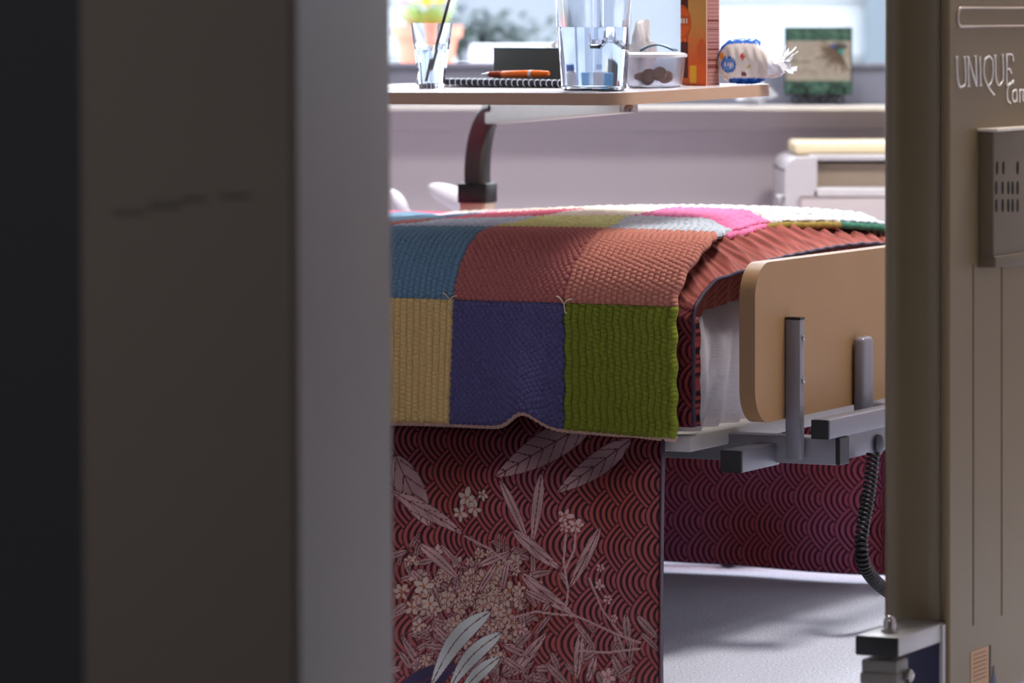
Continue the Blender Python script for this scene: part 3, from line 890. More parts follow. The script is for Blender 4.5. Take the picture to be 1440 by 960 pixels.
# spiral notebook and pen
qa, qb = TP(584, .24), TP(792, .20)
dn = (qb-qa); dn.z = 0; Ln = dn.length; rn = math.atan2(dn.y, dn.x)
nb = empty('spiral_notebook', (qa+qb)/2+Vector((0,0,.0036)), rn, 'black spiral-bound notebook lying under the orange pen', 'notebook')
b = newbm(); box2(b, (-Ln/2, 0, 0), (Ln/2, .13, .0012), .0004); box2(b, (-Ln/2, 0, .0078), (Ln/2, .13, .009), .0004); obj('cover', b, black_m, nb)
b = newbm(); box2(b, (-Ln/2+.003, .002, .0012), (Ln/2-.003, .127, .0078)); obj('pages', b, mm('paper_dark', (60,62,72), .8), nb)
b = newbm(); n = 26
for i in range(n):
    x = -Ln/2+.008+(Ln-.016)*i/(n-1)
    c = [(x+.0006*math.cos(a), .002+.0062*math.cos(a), .0048+.0062*math.sin(a)) for a in [2*PI*k/14 for k in range(13)]]
    tube(b, c, .0008, 6)
obj('spiral_binding', b, mm('white_wire', (205,208,222), .3, metal=.3), nb, smooth=True)
p0, p1 = TP(660, .15), TP(790, .25)
# the pen lies across the notebook
p0 = nb.matrix_basis @ Vector((-.035, .018, .0135)); p1 = nb.matrix_basis @ Vector((.118, .028, .0150))
p0.z += .004; p1.z += .005
dr = (p1-p0).normalized(); pe = empty('ballpoint_pen', p0, 0, 'orange ballpoint pen with a silver tip resting on the notebook', 'pen')
def penpart(a, c, r0, r1, name, m):
    b = newbm(); L_ = c-a
    lathe(b, [(r0*.6,0),(r0,L_*.05),(r1,L_*.95),(r1*.7,L_)], n=16)
    rot_bm(b, Vector((0,0,1)).rotation_difference(dr).to_matrix().to_4x4() @ Matrix.Translation((0,0,a)))
    return obj(name, b, m, pe, auto=50)
penpart(0, .018, .001, .0042, 'tip', mm('silver_tip', (220,220,225), .3, metal=.5)); penpart(.018, .045, .0048, .0056, 'grip', mm('pen_grip', (150,52,20), .5))
penpart(.045, .108, .0056, .0062, 'barrel', mm('pen_orange', (240,110,20), .35)); penpart(.108, .114, .0064, .0064, 'ring', M['silver_tip'])
penpart(.114, .150, .0062, .0048, 'cap', M['pen_orange'])
# dark box behind
q0, q1 = TP(703, .385), TP(800, .36)
b = newbm(); hgt = zz(69, q0.y)-q0.z
dq = q1-q0; dq.z = 0; ang = math.atan2(dq.y, dq.x)
box(b, (q0+q1)/2+Vector((0,.01,hgt/2)), (dq.length, .03, hgt), .0015, rz=ang)
dbx = empty('document_box', (0,0,0), 0, 'dark grey-green box standing behind the notebook and jug', 'box')
obj('carton_body', b, mm('box_dark', (112,120,116), .6), dbx)
b = newbm(); box(b, (q0+q1)/2+Vector((0,.01,hgt+.001)), (dq.length+.002, .031, .003), .001, rz=ang); obj('lid', b, mm('box_teal', (92,126,136), .4), dbx)
# food tub
q = TP(921, .235); tu = empty('food_container', q, -.35, 'translucent plastic tub of biscuits to the right of the jug', 'container')
q.z += .001
b = newbm()
rg = lambda z, d: [(x, y, z) for x, y, _ in sqr(.040+.006*z/.055-d, .030+.005*z/.055-d, 0, 40, 5)]
loft(b, [rg(0,.003), rg(.002,0), rg(.025,0), rg(.048,0), rg(.048,.0015), rg(.025,.0015), rg(.003,.002)])
obj('tub', b, mm('milky_plastic', (232,230,236), .16, trans=.93, ior=1.25), tu, auto=50)
b = newbm(); loft(b, [rg(.0485,-.002), rg(.053,-.002), rg(.0555,.003), rg(.0560,.012)]); obj('lid', b, mm('lid_white', (232,232,238), .3), tu, auto=50)
b = newbm()
for i, (x, y, r) in enumerate([(-.022,.0,.3),(-.008,-.004,1.2),(.006,.004,.2),(.02,-.002,.8),(-.015,.01,2.),(.012,-.01,1.)]):
    M4 = Matrix.Rotation(r, 4, 'X')
    bb = newbm(); lathe(bb, [(.009,0),(.012,.002),(.012,.006),(.009,.008)], n=16); rot_bm(bb, Matrix.Translation((x, y, .014+.003*(i % 3))) @ M4)
    bis = obj('biscuit', bb, mm('biscuit_brown', (150,96,62), .8, noise=.2, nscale=300), None, auto=50)
    bis.matrix_world = tu.matrix_basis.copy(); tag(bis, 'round brown biscuit inside the translucent tub', 'biscuit', 'biscuits in the tub')
b.free()
b = newbm(); vs = [(a, .0) for a in ()]
n = 12; pts = [Vector((-.028+.056*i/n, 0, .060+.009*math.sin(PI*i/n))) for i in range(n+1)]
sweep(b, pts, rrect(.024,.0025,.001,2)); 
tag(obj('teal_wrapper', b, mm('teal_foil', (40,84,108), .3), loc=q+Vector((.006,.0,-.002)), rot=(0,0,-.35), auto=40), 'curved dark teal wrapper lying on the lid of the tub', 'wrapper')
def crumple(name, c, sz, m, seed, label, cat, n=3, amp=.35):
    r = random.Random(seed); b = newbm(); bmesh.ops.create_icosphere(b, subdivisions=n, radius=1)
    ph = [Vector((r.uniform(-1,1), r.uniform(-1,1), r.uniform(-1,1))).normalized() for _ in range(14)]
    for v in b.verts:
        d = v.co.normalized(); k = 1
        for i, p in enumerate(ph): k += amp*.25*math.sin(7*d.dot(p)+i)*(1 if i % 2 else -1)
        v.co = Vector((d.x*sz[0]*k, d.y*sz[1]*k, max(-sz[2], d.z*sz[2]*k)))
    return tag(obj(name, b, m, loc=c, smooth=False), label, cat)
q = TP(903, .31); crumple('crumpled_tissue', q+Vector((0,0,.051)), (.019,.017,.050), mm('tissue_white', (236,234,234), .8), 3, 'crumpled white tissue behind the jug and the tub', 'tissue')
q = TP(781, .408); crumple('paper_napkin', q+Vector((0,0,.034)), (.013,.012,.034), M['tissue_white'], 8, 'folded pale napkin just left of the jug', 'napkin')

# orange carton
q = TP(985, .335); ca = empty('snack_carton', q, math.radians(-40), 'tall orange carton with a yellow drink picture near the table end', 'carton')
wC, dC, hC = .052, .036, .21
ys_ = np.linspace(-wC/2, wC/2, 60); zs_ = np.linspace(0, hC, 240)
b = newbm(); box2(b, (-wC/2, -dC/2, 0), (wC/2, dC/2, hC), .0012); obj('carton_body', b, mm('carton_cream', (222,196,190), .5), ca)
A, Bz = np.meshgrid(ys_, zs_, indexing='ij')
OR = np.array(lin((226,96,18))); BRN = np.array(lin((92,28,16))); YEL = np.array(lin((236,176,30))); AMB = np.array(lin((214,150,70))); WHT = np.array(lin((232,214,200)))
uA = (A+wC/2)/wC
C = OR*(1-uA[...,None]*.0)+0*A[...,None]
C = np.where((uA > .3)[...,None], AMB*(ss(.035,.12,Bz)[...,None])+OR*(1-ss(.035,.12,Bz)[...,None]), C)
C = np.where(((uA < .30) & (Bz > .010))[...,None], BRN, C)
C = np.where((((uA-.0)/.42)**2+((Bz-.100)/.030)**2 < 1)[...,None], OR*.8, C)
C = np.where((((uA-.0)/.36)**2+((Bz-.102)/.024)**2 < 1)[...,None] & ((Bz > .112) | (Bz < .096))[...,None], OR*1.05, C)
C = np.where(((np.abs(Bz-.104) < .004) & (uA < .3) & (np.sin(uA*60) > -.2))[...,None], WHT, C)
C = np.where(((np.abs(Bz-.073) < .003) & (uA < .34) & (np.sin(uA*45) > -.5))[...,None], OR*1.2, C)
C = np.where(((uA > .36+.1*(.03-Bz)) & (uA < .62-.1*(.03-Bz)) & (Bz < .032) & (Bz > .004))[...,None], YEL, C)
C = np.where(((Bz < .012) & (uA < .36))[...,None], OR*.8, C)
C = np.where((((uA-.82)/.18)**2+((Bz-.055)/.02)**2 < 1)[...,None], OR*.9, C)
fr = gridmesh('front_print', np.stack([A, np.full_like(A, -dC/2-.0006), Bz], -1), mm('carton_print', (255,255,255), .35, vcol='print'), ca, C); solid(fr, .0005, 1)
A2, B2 = np.meshgrid(np.linspace(-dC/2+.002, dC/2-.004, 30), zs_, indexing='ij')
C2 = np.broadcast_to(np.array(lin((170,120,112))), A2.shape+(3,)).copy()
for zc in (.030, .041, .058, .090, .104, .15): C2 = np.where((np.abs(B2-zc) < .0012)[...,None], BRN, C2)
C2 = np.where((np.abs(B2 % .006-.003) < .0005)[...,None], BRN*1.6, C2)
sd = gridmesh('side_print', np.stack([np.full_like(A2, wC/2+.0006), A2, B2], -1), M['carton_print'], ca, C2); solid(sd, .0005, 1)

# snack bag: pillow of foil
q = TP(1060, .375)
def bag():
    n = 90; m_ = 60
    uu = np.linspace(-1, 1, n); vv = np.linspace(0, 1, m_)
    top = []
    Ug, Vg = np.meshgrid(uu, vv*2*PI, indexing='ij')
    wprof = (1-np.abs(Ug)**6)**.8*.9+.02
    # height outline falls towards the right where the mouth is twisted
    hgt = (.0345-.020*ss(-.05,.75,Ug))*wprof+.001
    thick = .020*(1-np.abs(Ug)**4)+.0012
    hz = hgt*np.cos(Vg); ty = thick*np.sin(Vg)
    zc = .0345-.008*ss(0,.8,Ug)-.001
    cr = .0012*np.sin(Ug*26+3*np.cos(Vg))*np.sin(Vg*4)+.0018*np.sin(Ug*13-Vg*3)*ss(-.2,.8,Ug)
    P = np.stack([Ug*.052, ty+cr, zc+hz*1.0+cr], -1)
    P[..., 2] = np.maximum(P[..., 2], .0005)
    x, z = P[..., 0], P[..., 2]
    C = np.broadcast_to(np.array(lin((226,214,208))), x.shape+(3,)).copy()
    BLU = np.array(lin((30,96,190)))
    e = zc+hgt
    C = np.where((z > e-.007)[...,None] & (x < .01)[...,None], BLU, C)
    C = np.where(((z < .009) & (x > -.034) & (x < .042))[...,None], BLU, C)
    C = np.where((x > .022)[...,None] & (z > .014)[...,None], np.array(lin((244,244,250))), C)
    el = np.hypot((x+.034)/.0115, (z-.0285)/.0115)
    C = np.where((el < 1)[...,None], BLU*.8, C); C = np.where((el < .8)[...,None], np.array(lin((90,140,205))), C)
    C = np.where(((el < .6) & (np.abs(z-.0285) < .003) & (np.sin(x*1600) > -.3))[...,None], np.array(lin((240,214,214))), C)
    for cx, cz, r, cc in ((-.044,.041,.0045,(245,160,20)),(-.013,.040,.004,(190,60,50)),(-.012,.015,.0038,(110,20,60)),(-.004,.026,.0028,(196,170,90))):
        C = np.where((np.hypot(x-cx, z-cz) < r)[...,None], np.array(lin(cc)), C)
    C = np.where(((x < -.036) & (z < .012))[...,None], np.array(lin((222,190,140))), C)
    o = gridmesh('snack_bag', P, mm('bag_foil', (255,255,255), .3, vcol='print'), None, C)
    o.location = q; o.rotation_euler = (0, 0, math.radians(-12)); o.scale = (1.14, 1, 1.12)
    b = newbm()      # torn, ruffled mouth
    r = random.Random(5)
    for k in range(16):
        a0 = Vector((r.uniform(.028,.044), r.uniform(-.008,.006), .026+r.uniform(-.006,.010))); d = Vector((r.uniform(.006,.022), r.uniform(-.01,.01), r.uniform(-.008,.022)))
        s = Vector((0, r.uniform(.3,1), r.uniform(-.5,.8))).normalized()*.005
        f = b.faces.new([b.verts.new(p) for p in (a0-s*.6, a0+s*.6, a0+d+s, a0+d-s)])
        f.material_index = 1 if k in (2, 6) else 0
    mo = obj('torn_mouth', b, [mm('foil_white', (240,240,246), .3), mm('foil_blue', (30,110,210), .3)], o); solid(mo, .0006)
    tag(o, 'white and blue snack bag with coloured dots at the right table end', 'snack bag')
bag()

# clear crumpled wrapper standing on the sill below the table end
D = 9.22; c0 = W3(1060, 146, D); c0.z = .7965
wr = crumple('cellophane_wrapper', c0+Vector((0,0,.019)), (.026,.016,.020), mm('cellophane', (235,238,246), .15, trans=.35, ior=1.2), 11, 'crumpled clear wrapper on the sill below the table end', 'wrapper', 3, .8)
b = newbm(); box(b, (-.004,-.014,.012), (.012,.003,.006), .001); obj('turquoise_sticker', b, mm('turquoise', (60,170,200), .4), wr)

# greeting card picture on a wire easel
Dp = 9.235; cL = W3(1103, 133, Dp); cR = W3(1198, 133, Dp); cxm = (cL.x+cR.x)/2
pw_, ph_ = cR.x-cL.x, zz(38, Dp)-zz(133, Dp)
pf = empty('picture_plaque', (cxm, Dp, zz(133, Dp)), math.radians(-6), 'square green-bordered picture with dark flower on the sill', 'picture')
tl = Matrix.Rotation(math.radians(-7), 4, 'X')
b = newbm(); box2(b, (-pw_/2, -.004, 0), (pw_/2, .004, ph_), .001); rot_bm(b, tl); obj('board', b, mm('plaque_green', (40,66,58), .5, noise=.35, nscale=60), pf)
xx = np.linspace(-pw_/2+.003, pw_/2-.003, 130); zg = np.linspace(.003, ph_-.003, 130); X, Z = np.meshgrid(xx, zg, indexing='ij')
u_ = (X+pw_/2)/pw_; v_ = Z/ph_
nz_ = np.sin(u_*23+3*np.sin(v_*14))*np.sin(v_*31+2*np.sin(u_*11))
GR = np.array(lin((72,108,88))); GD = np.array(lin((34,62,56))); TAN = np.array(lin((150,142,128)))
C = GR*(.5+.5*nz_[...,None])+GD*(.5-.5*nz_[...,None])
C = np.where(((v_ > .20) & (v_ < .80))[...,None], TAN*(1-.12*nz_[...,None]), C)
rp = random.Random(2); 
def stroke(x0,y0,x1,y1,w,c):
    global C
    L_ = math.hypot(x1-x0,y1-y0); t = np.clip(((u_-x0)*(x1-x0)+(v_-y0)*(y1-y0))/L_**2,0,1); d = np.hypot(u_-x0-t*(x1-x0), v_-y0-t*(y1-y0))
    C = np.where((d < w*(1-.6*t))[...,None], np.array(lin(c)), C)
for k in range(22):
    a = math.radians(150+k*7+rp.uniform(-4,4)); l = rp.uniform(.22,.36); stroke(.80,.66,.80+l*math.cos(a),.66+l*math.sin(a),.018,(70,56,44) if k % 2 else (100,84,66))
for k in range(9):
    a = math.radians(20+k*18); stroke(.80,.66,.80+.13*math.cos(a),.66+.13*math.sin(a),.02,(60,52,48))
for cx, cy, r, c in ((.72,.72,.03,(50,80,140)),(.84,.64,.04,(40,130,120)),(.90,.72,.02,(40,40,90))):
    C = np.where((np.hypot(u_-cx, v_-cy) < r)[...,None], np.array(lin(c)), C)
for x0, x1, yy, w in ((.10,.20,.50,.012),(.14,.16,.55,.012),(.20,.42,.485,.010),(.12,.40,.475,.006),(.14,.48,.34,.005),(.16,.44,.31,.004)):
    stroke(x0, yy, x1, yy+.01, w, (96,90,78))
po = gridmesh('picture', np.stack([X, np.full_like(X, -.0048), Z], -1), mm('picture_print', (255,255,255), .4, vcol='print'), pf, C); solid(po, .0004, 1)
po.matrix_parent_inverse = tl
ea = empty('wire_easel', (cxm, Dp, .7965), math.radians(-6), 'black wire easel with curled feet holding the square picture', 'easel')
b = newbm(); zt = zz(133, Dp)-.7965
def spiral(cx, cz, r, a0, a1, shrink, n=26): return [Vector((cx+(r*(1-shrink*k/n))*math.cos(a0+(a1-a0)*k/n), -.012, cz+(r*(1-shrink*k/n))*math.sin(a0+(a1-a0)*k/n))) for k in range(n+1)]
for sx in (-1, 1):
    tube(b, [Vector((sx*p.x, p.y, p.z)) for p in spiral(.044, .0115, .0105, PI*1.0, PI*3.4, .7)], .0019, 7)
    tube(b, [Vector((sx*p.x, p.y, p.z)) for p in spiral(.038, .026, .016, -PI*.15, PI*1.25, .0)], .0019, 7)
    tube(b, [Vector((sx*p.x, p.y, p.z)) for p in spiral(.010, .0115, .0095, PI*.1, -PI*1.7, .6)], .0019, 7)
    tube(b, [Vector((sx*.03, -.012, .0135)), Vector((sx*.03, .012, .020)), Vector((sx*.02, .035, .1))], .0019, 7)
    tube(b, [Vector((sx*.03, -.012, .020)), Vector((sx*.018, -.012, .010))], .0019, 7)
tube(b, [Vector((-.045,-.012,zt-.003)), Vector((.045,-.012,zt-.003))], .0019, 7)
tube(b, [Vector((-.02,.035,.1)), Vector((.02,.035,.1))], .0019, 7); tube(b, [Vector((0,.035,.1)), Vector((0,.06,.002))], .0019, 7)
obj('wire_frame', b, black_m, ea, smooth=True)

# ------------------------------------------------------------------ white plastic chair behind the bed
Dc = 8.75
ch = empty('plastic_chair', (W3(600, 270, Dc).x, Dc, 0), 0, 'white plastic chair whose rounded arms rise behind the bed', 'chair')
wp = mm('chair_white', (242,240,244), .35)
def lx(px, D=Dc): return (px-600)*D/F
def armloop(pts, r, name, prof=None):
    b = newbm(); sweep(b, bez(pts, 10), prof or circ(r, 12)); return obj(name, b, wp, ch, smooth=True)
z_ = lambda py: zz(py, Dc)
b = newbm()
def blade(p0, p1, w, th, name):
    b = newbm(); p0 = Vector(p0); p1 = Vector(p1); n = 22; d = (p1-p0)
    rings = []
    t = d.normalized(); s = Vector((0,1,0)); u2 = s.cross(t).normalized()
    for k in range(n+1):
        f = k/n; a = max(.05, math.sin(min(1, f*1.0)*PI*.5+.12) if f < .5 else math.sin(min(f+.08, .999)*PI)**.5)
        a = (math.sin(PI*min(.995, max(.005, f)))**.45)
        rings.append([p0+d*f+u2*(w*a*math.cos(q_))+s*(th*a*math.sin(q_)) for q_ in [2*PI*i/16 for i in range(16)]])
    loft(b, rings); return obj(name, b, wp, ch, smooth=True)
blade((lx(603), 0, z_(262)), (lx(690), -.02, z_(300)), .022, .024, 'armrest')
blade((lx(548), -.04, z_(266)), (lx(572), -.04, z_(300)), .015, .020, 'armrest')
armloop([(lx(690), 0, z_(297)), (lx(694), .0, .45), (lx(690), 0, .01)], .014, 'leg')
armloop([(lx(568), 0, z_(294)), (lx(570), .0, .45), (lx(566), 0, .01)], .012, 'leg')
armloop([(lx(690), .38, .42), (lx(690), .40, .01)], .013, 'leg'); armloop([(lx(400), .38, .42), (lx(400), .40, .01)], .013, 'leg')
b = newbm(); box2(b, (lx(395), -.02, .40), (lx(700), .40, .43), .012, 3); obj('seat', b, wp, ch, auto=40)

# ------------------------------------------------------------------ bedside unit at the right
Du = 8.80
bu = empty('bedside_unit', (W3(1100, 270, Du).x, Du, 0), 0, 'white moulded bedside unit with beige recessed front and cream top', 'cabinet')
lu = lambda px: (px-1100)*Du/F
zu = lambda py: zz(py, Du)
sh_m = mm('unit_white', (206,202,205), .35); bg_m = mm('unit_beige', (168,152,134), .5); cr_m = mm('unit_cream', (244,228,190), .4)
b = newbm()
prof = [(lu(1104), .02), (lu(1104), zu(240))]
for k in range(9):
    a = PI-k/8*PI/2; prof.append((lu(1104)+.028+.028*math.cos(a), zu(222)-.028+.028*math.sin(a)))
prof += [(lu(1149), zu(221)), (lu(1149), .02)]
lo = [b.verts.new((x, 0, z)) for x, z in prof]; hi = [b.verts.new((x, .40, z)) for x, z in prof]; n = len(prof)
b.faces.new(lo); b.faces.new(hi[::-1])
for i in range(n): b.faces.new((lo[i], hi[i], hi[(i+1) % n], lo[(i+1) % n]))
obj('side_cheek', b, sh_m, bu, auto=40)
b = newbm(); box2(b, (lu(1149), .07, .02), (lu(1149)+.46, .40, zu(224)-.01), .003); obj('body', b, bg_m, bu, auto=40)
b = newbm(); box2(b, (lu(1141), 0, .02), (lu(1149)+.46, .07, zu(264)), .006, 3); lf = obj('lower_front', b, sh_m, bu, auto=40)
b = newbm(); box2(b, (lu(1122), -.006, .06), (lu(1149)+.40, .002, zu(275)), .010, 3); obj('drawer', b, mm('unit_lilac', (206,196,196), .4), bu, auto=40)
b = newbm(); box2(b, (lu(1141), .045, zu(224)-.004), (lu(1149)+.46, .10, zu(219)), .002); obj('top_rim', b, sh_m, bu, auto=40)
b = newbm(); box2(b, (lu(1122), .10, zu(219)-.002), (lu(1149)+.46, .34, zu(203)+.002), .009, 4); obj('top_board', b, cr_m, bu, auto=40)
b = newbm(); lathe(b, [(.003,-.014),(.008,-.004),(.009,.004),(.006,.006)], c=(lu(1098), .02, zu(279)), n=14); obj('side_knob', b, sh_m, bu, auto=40)

# ------------------------------------------------------------------ beige moulded panel in the foreground right
PC = Vector((.586, 6.10, 0))
pn = empty('bed_end_panel', PC, -TH, 'tall olive-beige moulded bed end panel with raised lettering and grooves', 'bed end')
def PL(px, x=0.):     # local y and depth on plane x of the lettered face
    p = (px-720)/F
    y = (p*(PC.y-ST*x)-PC.x-CT*x)/(ST-p*CT); return y, PC.y-ST*x+CT*y
def PZ(px, py, x=0.): y, D = PL(px, x); return Vector((x, y, zz(py, D)))
# body: plan outline extruded
Hh = 1.12
outl = [(-.0965, .40), (-.0965, .014)]
for k in range(7):
    a = PI+k/6*PI/2; outl.append((-.0965+.014+.014*math.cos(a), .014+.014*math.sin(a)))
outl += [(-.066, .0005), (-.062, .003), (-.020, .003), (-.014, .008), (-.0085, .008)]
outl += [(-.0085, .40)]
b = newbm(); prism(b, outl, .05, Hh)
obj('body', b, mm('olive_side', (104,92,66), .32, coat=.3, noise=.03, nscale=5), pn, auto=35)
# lettered face shell with grooves cut in
gy = [PL(1368)[0], PL(1408)[0]]
outl = [(-.0085, 0.003), (-.0085, .45), (0, .45)]
for g_ in reversed(gy): outl += [(0, g_+.0055), (-.0035, g_+.002), (-.0035, g_-.001), (0, g_-.0022)]
outl += [(0, .004), (-.002, .0008), (-.005, 0)]
b = newbm(); z0g, z1g = zz(872, PL(1390)[1]), zz(362, PL(1390)[1])
prism(b, outl, z0g, .64)
flat = [(-.0085, 0.003), (-.0085, .45), (0, .45), (0, .004), (-.002, .0008), (-.005, 0)]
prism(b, flat, .05, z0g); prism(b, flat, .64, Hh)
obj('face_shell', b, olive_m, pn)
# hand grip outline near the top
b = newbm()
a_ = PZ(1351, 11); c_ = PZ(1351, 37); zt_, zb_ = PZ(1350, 11).z, PZ(1350, 37).z
y0_ = PL(1346)[0]; rr = .012
pts = []
for k in range(9):
    a = PI/2+k/8*PI; pts.append(Vector((.001, y0_+rr+rr*math.cos(a), (zt_+zb_)/2+(zt_-zb_)/2*math.sin(a))))
pts = [Vector((.001, .36, zt_))]+pts+[Vector((.001, .36, zb_))]
sweep(b, pts, circ(.0019, 8)); obj('grip_outline', b, mm('gloss_edge', (214,196,180), .2, coat=.5), pn, smooth=True)
# raised lettering
LET = []
def L_(pts, n=6, curve=True): LET.append((pts, curve))
U1 = lambda x: L_([(x,78),(x+1.5,112),(x+5,122),(x+9,120),(x+11,108),(x+10,78)])
# U N I Q U E
L_([(1345,80),(1346,108),(1349,121),(1353,122)]); L_([(1356,80),(1357.5,100),(1357,118),(1353,122)])
L_([(1362,121),(1361,80)],curve=False); L_([(1361,80),(1373,121)],curve=False); L_([(1373,121),(1371.5,79)],curve=False)
L_([(1377.5,79),(1378.5,120)],curve=False)
L_([(1391,79),(1385,84),(1383,100),(1386,114),(1390,120),(1394,114),(1396,100),(1395,84),(1391,79)]); L_([(1388,119),(1393,127),(1398,133)])
L_([(1399,78),(1400,106),(1403,118),(1406,120)]); L_([(1409.5,77),(1410.5,98),(1410,112),(1406,120)])
L_([(1415,76),(1415.5,120)],curve=False); L_([(1415,76.5),(1423,77),(1425,86)]); L_([(1415,97),(1420,97),(1422,103)],curve=False)
L_([(1415.5,120),(1420,119),(1425,113)])
# Care
L_([(1425,116),(1419,118),(1416,128),(1417,140),(1421,145)]); L_([(1428,126),(1424,130),(1424,139),(1427,143),(1429,138),(1429,126),(1430,143)])
L_([(1433,126),(1434,144)],curve=False); L_([(1433,130),(1435,126),(1437,127)]); L_([(1438,136),(1441,133),(1441,127),(1438.5,128),(1438,138),(1442,144)])
b = newbm()
for pts, cv in LET:
    P3 = [PZ(x, y, .0006) for x, y in pts]
    if cv and len(P3) > 2: P3 = bez(P3, 6)
    sweep(b, P3, circ(.0016, 6))
for x, y in ((1362,121),(1378.5,120),(1361,80),(1345,80),(1356,80),(1371.5,79),(1399,78),(1409.5,77)):
    q = PZ(x, y, .0006); sweep(b, [q+Vector((0,-.005,0)), q+Vector((0,.005,0))], circ(.0011, 6))
obj('raised_lettering', b, mm('letter_gloss', (246,240,234), .25, coat=.4), pn, smooth=True)
# control box with oval holes
y0b, D0b = PL(1376, 0.0); z1b, z0b = zz(184, D0b), zz(372, D0b)
b = newbm(); box2(b, (-.001, y0b, z0b), (.022, y0b+.26, z1b), .003, 3)
cb = obj('control_box', b, mm("box_olive", (112,100,82), .5, spec=.3), pn, auto=40)
b = newbm(); box2(b, (-.001, y0b-.006, z1b-.001), (.030, y0b+.265, z1b+.0035), .002, 2); obj('box_lid', b, mm('lid_pale', (226,216,200), .25), cb, auto=40)
b = newbm(); box2(b, (-.001, y0b-.002, z0b-.004), (.026, y0b+.262, z0b+.012), .003, 2); obj('box_foot', b, M['box_olive'], cb, auto=40)
for xs__, yy in (((1402,1411,1431),236),((1401,1410,1418,1424,1431),264),((1401,1410,1418,1424,1431),289)):
    for px in xs__:
        q = PZ(px, yy, .0222); b = newbm(); pr = [(.0042*math.cos(2*PI*i/14), .0092*math.sin(2*PI*i/14)) for i in range(14)]
        sweep(b, [q+Vector((-.0006,0,0)), q+Vector((.0006,0,0))], pr, up=Vector((0,0,1)))
        obj('speaker_hole', b, mm('hole_dark', (22,18,16), .8), cb)
# sticker
b = newbm(); q0, q1 = PZ(1365, 962, .0003), PZ(1390, 912, .0003); D1 = PL(1377)[1]
zt_, zb_ = PZ(1378, 912).z, PZ(1378, 975).z
box2(b, (0, q0.y, zb_), (.0008, q1.y, zt_), .0002); st_ = obj('sticker', b, mm('sticker_tan', (190,150,112), .6), pn)
b = newbm()
for k in range(7):
    z = zt_-.006-k*.0058; box2(b, (.0008, q0.y+.008, z), (.0012, q1.y-.010, z+.0012))
obj('printed_lines', b, mm('print_grey', (120,92,72), .8), st_)
q0, q1 = PZ(1391, 900, .0003), PZ(1394, 975, .0003); b = newbm(); box2(b, (0, q0.y, zb_), (.001, q0.y+.006, zt_), .0003); obj('label_edge', b, mm('sticker_dark', (60,48,40), .6), st_)
b = newbm(); qa = PZ(1397, 935, .0004); qb = PZ(1393, 975, .0004); qc = PZ(1403, 975, .0004)
f = [b.verts.new(v) for v in (qa, qb, qc)]; b.faces.new(f); o = obj('warning_triangle', b, mm('tri_blue', (70,80,100), .6), pn); solid(o, .0006, 1)
# bumper tube in front of the side, acorn nut, castor and back plate
yt = -.171; zt0 = zz(924, 5.95); zt1 = zz(896, 5.95)
b = newbm(); box2(b, (-.066, yt, zt0), (-.006, .002, zt1), .0025, 3); tu_ = obj('bumper_tube', b, mm('brushed_steel2', (168,164,162), .38, metal=.7), pn, auto=40)
b = newbm(); box2(b, (-.066, yt-.004, zt0), (-.006, yt+.001, zt1), .002, 2); obj('end_cap', b, black_m, tu_, auto=40)
b = newbm(); lathe(b, [(.0115,0),(.0115,.004),(.0085,.0045),(.0085,.012),(.0078,.017),(.0055,.0205),(.002,.022)], n=18); rot_bm(b, Matrix.Translation((-.036, yt+.045, zt1)))
obj('acorn_nut', b, steel_m, tu_, auto=40)
b = newbm(); lathe(b, [(.010,0),(.010,-.010)], c=(-.040, yt+.035, zt0), n=16)
box2(b, (-.065, yt+.015, zt0-.026), (-.015, yt+.06, zt0-.007), .003); box2(b, (-.066, yt+.012, zt0-.040), (-.014, yt+.063, zt0-.024), .003)
cs = obj('castor_fork', b, mm('fork_grey', (110,106,98), .4), tu_, auto=40)
b = newbm(); lathe(b, [(.01,-.014),(.04,-.014),(.044,-.008),(.044,.008),(.04,.014),(.01,.014)], n=32)
rot_bm(b, Matrix.Translation((-.04, yt+.035, .044)) @ Matrix.Rotation(PI/2, 4, 'Y')); obj('castor_wheel', b, black_m, cs, auto=40)
b = newbm(); lathe(b, [(.009,0),(.009,.006),(.005,.009)], n=14); rot_bm(b, Matrix.Translation((-.012, yt+.045, zt0-.030)) @ Matrix.Rotation(PI/2, 4, 'Y')); obj('axle_bolt', b, steel_m, cs, auto=40)
b = newbm(); box2(b, (-.058, -.010, .03), (-.009, -.004, zt0-.0005), .001); obj('back_plate', b, mm('navy_steel', (52,54,78), .5, metal=.2), pn)
b = newbm(); box2(b, (-.009, -.014, .03), (-.004, -.002, zt1-.002), .001); obj('plate_edge', b, M['brushed_steel2'], pn)
b = newbm(); box2(b, (-.09, .05, .0), (-.02, .40, .05), .004); obj('plinth', b, M['olive_side'], pn)

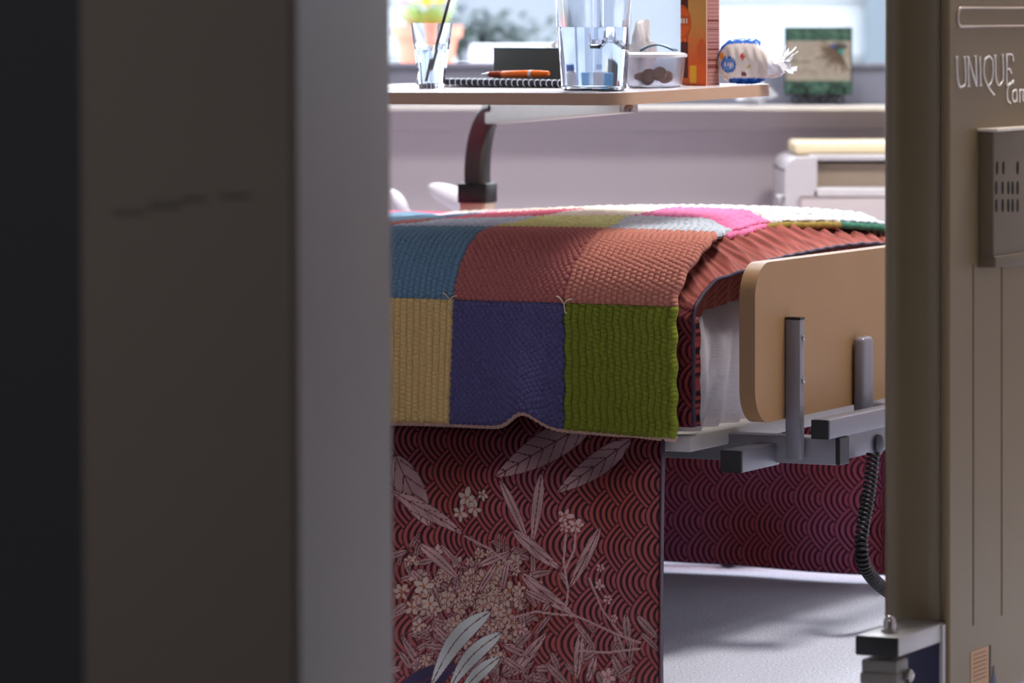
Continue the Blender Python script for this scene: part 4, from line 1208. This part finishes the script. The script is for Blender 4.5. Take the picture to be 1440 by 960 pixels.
# ------------------------------------------------------------------ light
w = bpy.data.worlds.new('World'); bpy.context.scene.world = w; w.use_nodes = True
nt = w.node_tree; bg = nt.nodes['Background']
tcw = nt.nodes.new('ShaderNodeTexCoord'); sep = nt.nodes.new('ShaderNodeSeparateXYZ'); cr = nt.nodes.new('ShaderNodeValToRGB')
nt.links.new(tcw.outputs['Generated'], sep.inputs[0]); nt.links.new(sep.outputs['Z'], cr.inputs[0])
cr.color_ramp.elements[0].color = (.92,.95,1.0,1); cr.color_ramp.elements[1].color = (.86,.91,1.0,1)
nt.links.new(cr.outputs[0], bg.inputs['Color']); bg.inputs['Strength'].default_value = 7.0
def area(name, loc, rot, sx, sy, power, col, portal=False):
    l = bpy.data.lights.new(name, 'AREA'); l.shape = 'RECTANGLE'; l.size = sx; l.size_y = sy; l.energy = power; l.color = col
    if portal: l.cycles.is_portal = True
    o = bpy.data.objects.new(name, l); COL.objects.link(o); o.location = loc; o.rotation_euler = rot; return o
area('sky_portal', ((wx0+wx1)/2, YB+.14, (wz0+wz1)/2), (-PI/2, 0, 0), wx1-wx0, wz1-wz0, 1, (1,1,1), True)
def fill_lamp(x, y, power, col, label):  # fill light added out of view, its fixture made up
    b = newbm(); box2(b, (x-.3, y-.3, 2.46), (x+.3, y+.3, 2.499), .004)
    o = empty('fill_light', (x, y, 2.46), 0, label, 'fill light')
    c = obj('fill_housing', b, white_m, o); c.matrix_parent_inverse = Matrix.Translation((-x,-y,-2.46))
    a = area('lamp', (x, y, 2.455), (0,0,0), .55, .55, power, col)
fill_lamp(.25, 8.2, 31, (.97,.95,1), 'unseen fill light added over the bed')  # added to brighten the wall and the blanket top
fill_lamp(1.15, 7.0, 50, (1,.94,.88), 'unseen fill light added over the room')  # added to brighten the floor and footboard
fill_lamp(-.85, 2.2, 34, (1,.96,.93), 'unseen fill light added in the corridor')  # added to brighten the doorpost front

# ------------------------------------------------------------------ camera
cam = bpy.data.cameras.new('camera'); co = bpy.data.objects.new('camera', cam); COL.objects.link(co)
co.location = (0, 0, HC); co.rotation_euler = (PI/2, 0, 0)
cam.sensor_width = 36; cam.lens = F/1440*36; cam.shift_y = -(480-20)/1440
cam.dof.use_dof = True; cam.dof.focus_distance = 6.85; cam.dof.aperture_fstop = cam.lens/1000/.030
cam.clip_end = 200
scn = bpy.context.scene; scn.camera = co
scn.view_settings.view_transform = 'Standard'; scn.view_settings.look = 'None'; scn.view_settings.exposure = 0.0; scn.view_settings.gamma = 1
